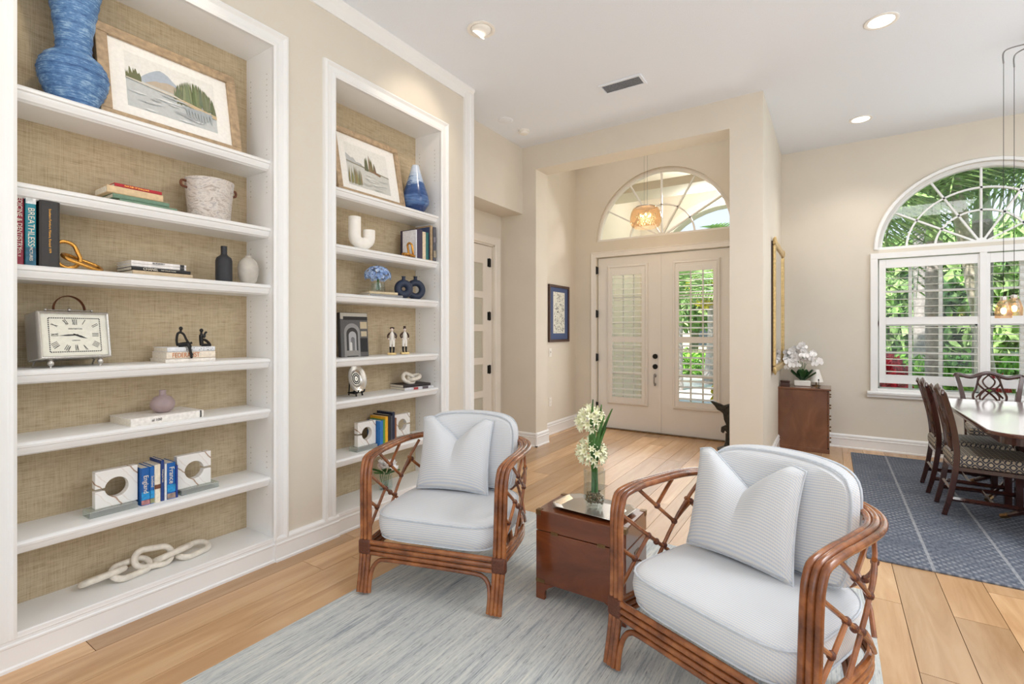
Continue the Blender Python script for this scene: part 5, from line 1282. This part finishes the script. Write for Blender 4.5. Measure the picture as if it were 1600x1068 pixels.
def floret():
    b = MB(); b.tube([(0, 0, 0), (0, 0, .028)], [.0018, .003], 5)
    for k in range(6):
        a = 2*pi*k/6; q = len(b.v)
        b.grid(lambda u, v: (.0025+.017*v**1.6, (u-.5)*.0095*sin(pi*min(1, v*.8+.15)), .022+.034*v-.012*v*v*v), 2, 4); b.xf(Matrix.Rotation(a, 4, 'Z'), q)
    b.ball((0, 0, .034), (.002, .002, .008), 5, 4)
    return b.mesh('floret', 'petal_cream')
fm2 = floret(); n = 0
for (cx, cy, cz, R_, N) in ((-.020, -.005, .455, .026, 40), (-.012, -.01, .288, .028, 44)):
    for i in range(N):
        zz = 1-2*(i+.5)/N
        if zz < -.8: continue
        a = i*2.39996; rr = sqrt(1-zz*zz); nrm = Vector((rr*cos(a), rr*sin(a), zz*.85)).normalized(); s = r.uniform(1.05, 1.4)
        link('floret', fm2, t, Vector((cx, cy, cz))+nrm*R_, nrm.to_track_quat('Z', 'Y').to_euler(), (s, s, s))
for (dx, dy, h, rot, lean) in ((-.005, -.055, .575, .0, .02), (.02, -.05, .50, .3, .055), (.02, -.03, .54, .8, .09), (.005, -.055, .46, -.2, .03), (.01, .02, .54, 1.2, .02), (.015, -.05, .44, .1, .07)):
    b = MB(); b.grid(lambda u, v: ((u-.5)*.024*sin(pi*min(1, v*.8+.12))+dx*v+lean*v*v, dy*min(1, v*2)+.006*abs(u-.5), .12+(h-.12)*v-.02*v*v*abs(lean)*6), 2, 8)
    b.build('leaf_blade', 'leaf_green', t)

# ================================================================== DINING ROOM
t = thing('chest_of_drawers', 'reddish brown chest of drawers under the gilt mirror', 'chest', (-.285, 6.875, 0), 0)
w2, d2_ = .262, .228
MB().box(-w2, w2-.02, -d2_, d2_, .04, .715).build('carcass', 'chest_wood', t, False, .003)
MB().box(-w2-.004, w2+.015, -d2_-.012, d2_, .715, .738).build('top', 'chest_wood', t, False, .006)
for i in range(5):
    z0 = .06+i*.13; MB().box(w2-.02, w2-.002, -d2_+.01, d2_-.01, z0, z0+.122).build('drawer', 'chest_wood', t, False, .004)
    for s in (-1, 1): MB().ball((w2+.006, s*.13, z0+.06), .011, 8, 6).build('knob', 'brass', t)
MB().box(-w2, w2, -d2_-.002, d2_, 0, .05).build('plinth', 'chest_wood', t, False, .004)
t = thing('orchid_plant', 'white orchid in low white rectangular pot on the chest', 'plant', (-.30, 6.86, .7385), 0)
MB().box(-.085, .085, -.045, .045, 0, .07).build('pot', 'white_ceramic', t, False, .012, 3)
ol = mk_petals(1, .16, .085, .35, 'leaf_dark', 'leaf')
for a, e in ((-.2, -.3), (.5, -.5), (2.6, -.3), (3.5, -.5), (4.4, -.6), (5.2, -.6), (1.6, -.5)): link('leaf', ol, t, (.02*cos(a), .01*sin(a), .065), (0, e, a))
om = MB()
for k in range(3):
    q = len(om.v); om.grid(lambda u, v: (.034*v, (u-.5)*.026*sin(pi*min(1, v*.85+.12)), .004*v), 2, 3); om.xf(Matrix.Rotation(pi/2+k*2*pi/3, 4, 'Z'), q)
for k in (0, 1):
    q = len(om.v); om.grid(lambda u, v: (.034*v, (u-.5)*.05*sin(pi*min(1, v*.8+.1)), .006*v+.002), 3, 3); om.xf(Matrix.Rotation(k*pi, 4, 'Z'), q)
om.ball((0, -.004, .006), (.006, .007, .006), 6, 4); om = om.mesh('blossom', 'petal_white'); r = random.Random(21)
for k, (ex, ey, h) in enumerate(((-.17, -.06, .40), (.13, -.08, .40), (.02, -.1, .46), (-.08, .06, .44), (.16, .03, .36), (-.12, -.1, .33))):
    P = catmull([(0, 0, .06), (ex*.15, ey*.15, h*.6), (ex*.5, ey*.5, h), (ex*.85, ey*.9, h*.93), (ex*1.1, ey*1.2, h*.72)], 6)
    MB().tube(P, .0028, 6).build('stem', 'stem_green', t)
    for i in range(13):
        p = P[min(len(P)-1, 8+int(i*1.3))]; nrm = Vector((r.uniform(-.5, .5)+ex, -1, r.uniform(-.2, .5))).normalized()
        s = r.uniform(.85, 1.2)
        link('blossom', om, t, p+Vector((r.uniform(-.035, .035), r.uniform(-.035, .01), r.uniform(-.04, .04))), nrm.to_track_quat('Z', 'Y').to_euler(), (s, s, s))
t = thing('trinket_box', 'small dark carved box left of the orchid pot', 'box', (-.475, 6.78, .7385), 0)
MB().box(-.05, .05, -.035, .035, 0, .045).build('box_base', 'dark_mahogany', t, False, .003); MB().box(-.053, .053, -.038, .038, .046, .065).build('lid', 'dark_mahogany', t, False, .006)
t = thing('table_lamp', 'small lamp with white cone shade behind the orchid', 'lamp', (-.16, 6.98, .7385), 0)
MB().lathe([(0, 0), (.045, 0), (.045, .008), (.008, .014), (.006, .05), (0, .05)], 20).build('base', 'brass', t); MB().lathe([(.075, .05), (.03, .2), (.028, .2), (.073, .05)], 28, cap=False).build('lamp_shade', 'white_ceramic', t); MB().tube([(0, 0, .05), (0, 0, .19)], .004, 6).build('stem', 'brass', t)
t = thing('candle_snuffer', 'thin dark metal stick ornament at the front of the chest', 'ornament', (-.13, 6.72, .7385), 0)
MB().lathe([(0, 0), (.018, 0), (.018, .004), (.004, .008), (.003, .08), (.008, .09), (.008, .1), (0, .104)], 14).build('stick', 'bronze', t)
t = thing('wall_mirror', 'tall gilt-framed mirror on the dividing wall above the chest', 'mirror', (-.539, 6.42, .95), RZ)
W, Hh, fw = 1.16, 1.44, .075
for bx in ((-W/2, W/2, 0, fw), (-W/2, W/2, Hh-fw, Hh), (-W/2, -W/2+fw, fw, Hh-fw), (W/2-fw, W/2, fw, Hh-fw)): MB().box(bx[0], bx[1], -.042, -.014, bx[2], bx[3]).build('frame_rail', 'gilt', t, False, .014, 3)
for s in (-1, 1):
    for z in (0, Hh): MB().ball((s*(W/2-.03), -.036, z-.03*(1 if z else -1)), (.045, .015, .045), 12, 8).build('corner_scroll', 'gilt', t)
MB().box(-W/2+fw, W/2-fw, -.024, -.020, fw, Hh-fw).build('glass', 'mirror_glass', t, False)
MB().box(-W/2+.03, W/2-.03, -.0135, 0, .03, Hh-.03).build('backing', 'frame_dark', t, False)
# dining chairs
def dining_chair(label, loc, rz, g='dining chairs'):
    t = thing('dining_chair', label, 'chair', loc, rz, g)
    W = .20
    for s in (-1, 1):
        P = catmull([(s*.165, .275, .0), (s*.172, .235, .18), (s*.178, .205, .42), (s*.19, .215, .60), (s*.215, .25, .78), (s*.245, .29, .93)], 5)
        b = MB().tube(P, [.021+.004*sin(i/len(P)*3) for i in range(len(P))], 4, flat=1.15, up=(1, 1, 0)); b.build('rear_post', 'dark_mahogany', t, False, .003)
        MB().box(s*.20-.021, s*.20+.021, -.235, -.19, 0, .40).build('front_leg', 'dark_mahogany', t, False, .003)
        MB().tube([(s*.198, -.21, .13), (s*.17, .24, .13)], .016, 4, flat=.7).build('stretcher', 'dark_mahogany', t, False)
    MB().tube([(-.183, .0, .13), (.183, .0, .13)], .015, 4, flat=.7).build('stretcher', 'dark_mahogany', t, False); MB().tube([(-.17, .235, .2), (.17, .235, .2)], .015, 4, flat=.7).build('stretcher', 'dark_mahogany', t, False)
    # serpentine crest
    P = catmull([(-.262, .298, .915), (-.235, .29, .938), (-.14, .288, .915), (-.06, .285, .945), (0, .283, .96), (.06, .285, .945), (.14, .288, .915), (.235, .29, .938), (.262, .298, .915)], 6)
    MB().tube(P, [.015 if (i < 4 or i > len(P)-5) else .02 for i in range(len(P))], 8, flat=.65, up=(0, 0, 1)).build('crest_rail', 'dark_mahogany', t)
    # interlaced splat
    def Y(z): return .205+(.283-.205)*max(0, (z-.45)/.48)**1.25
    def loop(pts, r_=.0125): return MB().tube([(x, Y(z), z) for x, z in [(p.x, p.z) for p in catmull([(a, 0, c_) for a, c_ in pts], 6)]], r_, 6, flat=.7, up=(0, 1, 0))
    for s in (-1, 1):
        loop([(s*.055, .93), (s*.085, .86), (s*.045, .80), (s*-.02, .74), (s*-.06, .67), (s*-.03, .60), (s*.0, .55), (s*.03, .47)]).build('splat_strap', 'dark_mahogany', t)
        loop([(s*.075, .92), (s*.10, .80), (s*.125, .72), (s*.095, .63), (s*.05, .56), (s*.05, .47)], .0145).build('splat_strap', 'dark_mahogany', t)
        loop([(s*.0, .94), (s*.045, .88), (s*.02, .82), (s*-.045, .78), (s*-.10, .71)], .0115).build('splat_strap', 'dark_mahogany', t)
        loop([(s*.02, .80), (s*.07, .73), (s*.06, .67), (s*-.0, .61), (s*-.06, .56)], .0115).build('splat_strap', 'dark_mahogany', t)
    MB().box(-.075, .075, .195, .222, .43, .485).build('splat_shoe', 'dark_mahogany', t, False, .006)
    b = MB()
    P1 = [(-.235, -.25), (.235, -.25), (.19, .235), (-.19, .235)]
    b.prism(P1, 'z', .375, .47); b.build('seat', 'medallion_fabric', t, True, .03, 4)
    b = MB().prism([(-.225, -.24), (.225, -.24), (.182, .228), (-.182, .228)], 'z', .345, .376); b.build('seat_rail', 'dark_mahogany', t, False, .003)
    return t
dc = dining_chair('nearest side chair at the dining table, medallion seat fully seen', (.985, 5.06, .012), RZ)
c2 = copy_tree(dc); c2.location = (.965, 5.65, .012); c2['label'] = 'second side chair, just behind the nearest one at the table'
c3 = copy_tree(dc); c3.location = (1.336, 6.56, .012); c3.rotation_euler = (0, 0, 0); c3['label'] = 'dining chair at table head with its back to the window'
# table
t = thing('dining_table', 'polished dark mahogany dining table with rounded corners', 'table', (1.345, 5.22, .012), 0)
def rrect(a, b_, r_, n=8):
    P = []
    for cx, cy, a0 in ((a-r_, b_-r_, 0), (-a+r_, b_-r_, 90), (-a+r_, -b_+r_, 180), (a-r_, -b_+r_, 270)):
        P += [(cx+r_*cos(radians(a0+90*i/n)), cy+r_*sin(radians(a0+90*i/n))) for i in range(n+1)]
    return P
MB().prism(rrect(.50, .99, .16), 'z', .722, .748).build('tabletop', 'table_top', t, False, .008, 3)
MB().prism(rrect(.43, .88, .1), 'z', .66, .722).build('apron', 'dark_mahogany', t, False)
for yc in (-.5, .5):
    MB().lathe([(0, .1), (.06, .1), (.075, .16), (.05, .22), (.04, .3), (.062, .38), (.07, .42), (.04, .48), (.045, .6), (.08, .66), (0, .66)], 20, (0, yc, 0)).build('pedestal', 'dark_mahogany', t)
    for k in range(4):
        a = pi/4+k*pi/2; d = Vector((cos(a), sin(a), 0))
        MB().tube(catmull([Vector((0, yc, .17))+d*.04, Vector((0, yc, .19))+d*.14, Vector((0, yc, .10))+d*.28, Vector((0, yc, .04))+d*.38], 5), [.034-.0012*i for i in range(16)], 8).build('leg', 'dark_mahogany', t)
        MB().tube([Vector((0, yc, .045))+d*.37, Vector((0, yc, .02))+d*.42], [.02, .017], 8).build('brass_toe', 'brass', t)
t = thing('centrepiece_plant', 'low green plant in the middle of the dining table', 'plant', (1.38, 5.4, .7605), 0)
MB().lathe([(0, 0), (.05, 0), (.07, .03), (.065, .04), (0, .035)], 20).build('bowl', 'frame_dark', t)
gl = mk_petals(1, .11, .02, .6, 'hedge_green', 'leaf')
for i in range(46): a = i*2.4; link('leaf', gl, t, (.03*cos(a), .03*sin(a), .035), (0, -.9+.9*(i/46), a))
# pendant over the table
t = thing('dining_pendant', 'cluster of small amber glass pendants hanging over the dining table', 'pendant lamp', (1.34, 5.25, H), 0)
MB().lathe([(0, -.03), (.09, -.03), (.09, 0), (0, 0)], 28).build('canopy', 'white_ceramic', t)
for i, (x, y, z) in enumerate(((1.10, 5.2, 1.50), (1.185, 5.32, 1.52), (1.44, 5.1, 1.5), (1.5, 5.4, 1.58), (1.33, 5.0, 1.46))):
    dx, dy = x-1.34, y-5.25
    MB().tube(catmull([(dx*.15, dy*.15, -.03), (dx*.2, dy*.2, -.07), (dx*.8, dy*.8, -.09), (dx, dy, -.12), (dx, dy, -.2)], 5), .005, 8).build('arm', 'steel', t)
    MB().tube([(dx, dy, -.2), (dx, dy, z+.14-H)], .0018, 6).build('cord', 'hinge_black', t)
    MB().lathe([(.02, .14), (.035, .12), (.052, .06), (.05, 0), (.047, 0), (.049, .06), (.032, .118), (.018, .135)], 12, (dx, dy, z-H), cap=False).build('glass_shade', 'amber_glass', t, False)
    MB().lathe([(0, .13), (.02, .13), (.02, .16), (0, .165)], 12, (dx, dy, z-H)).build('socket', 'silver', t)
    MB().ball((dx, dy, z-H+.055), (.018, .018, .026), 10, 8).build('bulb', 'bulb', t)
# ================================================================== OUTSIDE
GZ = -.16
gr = structure('lawn'); MB().box(-60, 60, 9.4, 80, GZ-.2, GZ).box(-.2, 60, 7.3, 9.4, GZ-.2, GZ).box(-60, -3.3, 6.8, 9.4, GZ-.2, GZ).build('grass', 'lawn', gr, False)
pv = structure('driveway'); 
MB().box(-3.3, -.2, 6.78, 9.4, GZ-.2, -.02).build('porch_slab', 'pavers', pv, False)
MB().box(-7.5, -1.0, 9.4, 17, GZ, GZ+.012).build('drive', 'pavers', pv, False)
MB().box(-60, 60, 21, 27, GZ, GZ+.012).build('street', 'pavers', pv, False)
po = structure('porch')
b = MB(); b.box(-3.2, -3.0, 6.78, 9.0, GZ, 4.2)
b.prism([(-3.2, 2.35), (-2.75, 2.35)]+[(-1.5-1.25*cos(pi*i/20), 2.35+1.2*sin(pi*i/20)) for i in range(1, 20)]+[(-.25, 2.35), (.2, 2.35), (.2, 4.2), (-3.2, 4.2)], 'y', 9.0, 9.25)
b.box(-3.2, -2.75, 9.0, 9.25, GZ, 2.35).box(-.25, .2, 9.0, 9.25, GZ, 2.35)
b.build('porch_walls', 'porch_paint', po, False)
MB().sweep([(-1.5-1.25*cos(pi*i/24), 2.35+1.2*sin(pi*i/24)) for i in range(25)], [(0, 0), (0, .04), (.16, .04), (.16, 0)], toXZ(9.0)).build('arch_band', 'warm_trim', po, False)
MB().box(-3.3, .3, 6.85, 9.4, 4.0, 4.15).build('porch_ceiling', 'porch_paint', po, False)
ev = structure('roof'); MB().box(-4.6, 6.5, 7.2, 7.75, 3.5, 3.62).box(-4.6, 6.5, -4.3, 7.8, 4.25, 4.4).build('eaves', 'porch_paint', ev, False)
# palms
def leaf_cloud(name, mat, parent, n, fn, sz, seed):
    r = random.Random(seed); b = MB()
    for i in range(n):
        p = Vector(fn(r)); a = r.uniform(.6, 1.3)*sz; q = Euler((r.uniform(0, 6.3), r.uniform(0, 6.3), r.uniform(0, 6.3))).to_matrix()
        b.add([p+q @ Vector(v) for v in ((-a, 0, 0), (0, -a*.4, a*.1), (a, 0, 0), (0, a*.4, a*.1))], [(0, 1, 2, 3)])
    o = b.build(name, mat, parent, False); return o
def ell(c, rad):
    def f(r):
        while True:
            v = Vector((r.uniform(-1, 1), r.uniform(-1, 1), r.uniform(-1, 1)))
            if .35 < v.length < 1: return (c[0]+v.x*rad[0], c[1]+v.y*rad[1], c[2]+v.z*rad[2])
    return f
def frond_mesh():
    b = MB(); n = 26; L = 2.3
    P = [Vector((L*i/n, 0, .55*sin(pi*.55*i/n*1.6)-.9*(i/n)**2.2)) for i in range(n+1)]
    b.tube(P, [.022*(1-i/(n+1))+.004 for i in range(n+1)], 5)
    for i in range(2, n):
        for s in (-1, 1):
            l = .62*sin(pi*(i/n)**.8*.95)+.12; p = P[i]; d = Vector((.45, s*.85, -.35)).normalized()
            b.add([p-Vector((.022, 0, 0)), p+Vector((.022, 0, 0)), p+d*l*.6+Vector((.02, 0, -.02)), p+d*l+Vector((0, 0, -.12*l)), p+d*l*.6-Vector((.02, 0, .02))], [(0, 1, 2, 3, 4)])
    return b.mesh('frond', 'palm_green', False)
FR = frond_mesh()
def palm(label, x, y, h, r0, lean=(0, 0), n=16, sc=1, seed=1, shaft=True, bark='trunk_bark'):
    t = thing('palm_tree', label, 'palm', (x, y, GZ), 0, 'palms in the front garden')
    P = [(lean[0]*(i/14)**1.3, lean[1]*(i/14), h*i/14) for i in range(15)]
    MB().tube(P, [r0*(1.25-.25*min(1, i/3)) + (.012 if i % 2 else 0) for i in range(15)], 12).build('trunk', bark, t)
    if shaft: MB().tube([P[-1], (lean[0], lean[1], h+.7)], [r0*1.05, r0*.5], 10).build('crown_shaft', 'palm_green', t)
    r = random.Random(seed)
    for k in range(n):
        link('frond', FR, t, (lean[0], lean[1], h+.5*shaft+.1), (0, r.uniform(-.9, .5), k*2*pi/n+r.uniform(-.2, .2)), (sc, sc, sc))
    return t
palm('palm with thick grey trunk just left of the window middle', 1.28, 9.6, 2.9, .10, (0, 0), 16, 1.0, 1)
palm('palm with pale slim trunk leaning beside the thick grey one', 2.0, 9.9, 4.4, .085, (-.55, 0), 14, .9, 2, True, 'pale_bark')
palm('palm with grey trunk right of the leaning pale trunk', 1.98, 10.5, 3.3, .12, (0, 0), 16, 1.0, 3)
palm('tall palm seen through the right-hand side of the arched window', 2.28, 9.2, 5.2, .12, (0, 0), 14, 1.0, 4, True, 'pale_bark')
palm('distant palm at the left edge of the arched window', 1.7, 14.5, 4.6, .13, (0, 0), 16, 1.0, 5)
palm('palm rising beyond the porch arch', -1.9, 15.5, 2.6, .14, (0, 0), 18, 1.0, 6)
palm('small palm outside the right door leaf', -3.4, 13.2, 1.7, .12, (0, 0), 16, .85, 7)
def tree(label, x, y, h, rad, seed, mat='tree_green', n=3600, sz=.26, grp='trees across the street'):
    t = thing('tree', label, 'tree', (x, y, GZ), 0, grp)
    MB().tube([(0, 0, 0), (.1, 0, h*.5), (0, 0, h)], [.2, .16, .08], 8).build('trunk', 'trunk_bark', t)
    leaf_cloud('crown', mat, t, n, ell((0, 0, h), rad), sz, seed)
tree('broad green tree across the lawn, left in the dining window', -.4, 19.5, 3.0, (2.6, 2, 2.2), 1)
tree('green tree behind the middle palms', 3.0, 21, 2.8, (2.8, 2, 1.9), 2)
tree('green tree at the right edge of the dining window', 6.5, 19, 3.0, (2.6, 2, 2.0), 3)
tree('dark tree between the palms, farther back', 5.2, 25, 3.4, (3, 2, 2.4), 9)
tree('green tree beyond the driveway seen through right door glass', -4.6, 20, 3.2, (2.2, 2, 1.6), 4)
tree('tall dense green tree directly behind the window palms', 1.2, 17.2, 1.5, (3.2, 1.2, 1.5), 31)
tree('dense green tree at the far right behind the window palms', 4.9, 16.4, 2.0, (2.2, 1.2, 1.9), 32)
tree('bright yellow-green bush tree beyond the driveway', -3.0, 15.2, 3.0, (.7, .6, .8), 5, 'yellow_leaf', 1100, .12)
tree('green tree left of the drive behind the left door leaf', -8.2, 18, 3.2, (2.4, 2, 1.9), 6)
def bush(label, x, y, rx, ry, rz, mat, seed, n=900, sz=.09, grp=None, z=None):
    t = thing('garden_shrub', label, 'shrub', (x, y, GZ), 0, grp)
    MB().tube([(0, 0, 0), (0, 0, rz)], .02, 5).build('stem', 'trunk_bark', t)
    leaf_cloud('foliage', mat, t, n, ell((0, 0, rz), (rx, ry, rz)), sz, seed)
bush('red-leaved shrub low at the left of the dining window', .66, 8.95, .3, .3, .62, 'red_leaf', 11, 1700, .07, 'garden shrubs')
bush('green shrub under the red leaves by the window', .75, 8.3, .45, .25, .34, 'hedge_green', 12, 1000, .06, 'garden shrubs')
bush('bright green shrub between the palm trunks', 1.55, 9.0, .35, .25, .44, 'hedge_green', 13, 1000, .07, 'garden shrubs')
bush('red shrub right of the leaning palm trunk', 1.86, 9.2, .18, .2, .5, 'red_leaf', 14, 500, .06, 'garden shrubs')
bush('green and yellow shrub at the right part of dining window', 2.1, 8.5, .25, .2, .42, 'yellow_leaf', 15, 800, .06, 'garden shrubs')
bush('long green hedge in front of the neighbour house', 2.6, 13.4, 3.2, .6, .55, 'hedge_green', 16, 3500, .1, 'garden shrubs')
bush('yellow croton shrub outside the right door leaf', -1.62, 9.75, .3, .25, .36, 'yellow_leaf', 17, 900, .05, 'garden shrubs')
bush('green hedge along the far side of the drive', -5.2, 17.6, 2.4, .5, .5, 'hedge_green', 18, 2500, .1, 'garden shrubs')
bush('green shrub outside the left door leaf by the porch', -3.55, 10.2, .35, .35, .6, 'hedge_green', 19, 900, .07, 'garden shrubs')
def house(label, x, y, w_, d_, h, rz=0):
    t = thing('house', label, 'house', (x, y, GZ), rz)
    MB().box(-w_/2, w_/2, 0, d_, 0, h).build('walls', 'house_wall', t, False)
    b = MB(); e = .5
    b.add([(-w_/2-e, -e, h), (w_/2+e, -e, h), (w_/2+e, d_+e, h), (-w_/2-e, d_+e, h), (-w_/2+2.4, d_/2, h+1.6), (w_/2-2.4, d_/2, h+1.6)], [(0, 1, 5, 4), (1, 2, 5), (2, 3, 4, 5), (3, 0, 4), (3, 2, 1, 0)])
    b.build('roof', 'roof_tile', t, False)
    for i in range(int(w_//2.4)):
        xx = -w_/2+1.3+i*2.4
        b = MB().prism([(xx-.45, .7)]+[(xx-.45*cos(pi*k/10), 1.9+.45*sin(pi*k/10)) for k in range(11)]+[(xx+.45, .7)], 'y', -.02, .01); o = b.build('window', 'dark_glass', t, False)
        MB().sweep([(xx-.45, .7)]+[(xx-.45*cos(pi*k/10), 1.9+.45*sin(pi*k/10)) for k in range(11)]+[(xx+.45, .7)], [(0, 0), (0, .05), (.08, .05), (.08, 0)], toXZ(0)).build('window_surround', 'warm_trim', o, False)
house('pale house with clay tile roof seen through the door glass', -6.5, 29, 16, 8, 3.0)
house('pale house with clay roof behind the palms in dining window', 10.5, 26, 16, 8, 2.9)
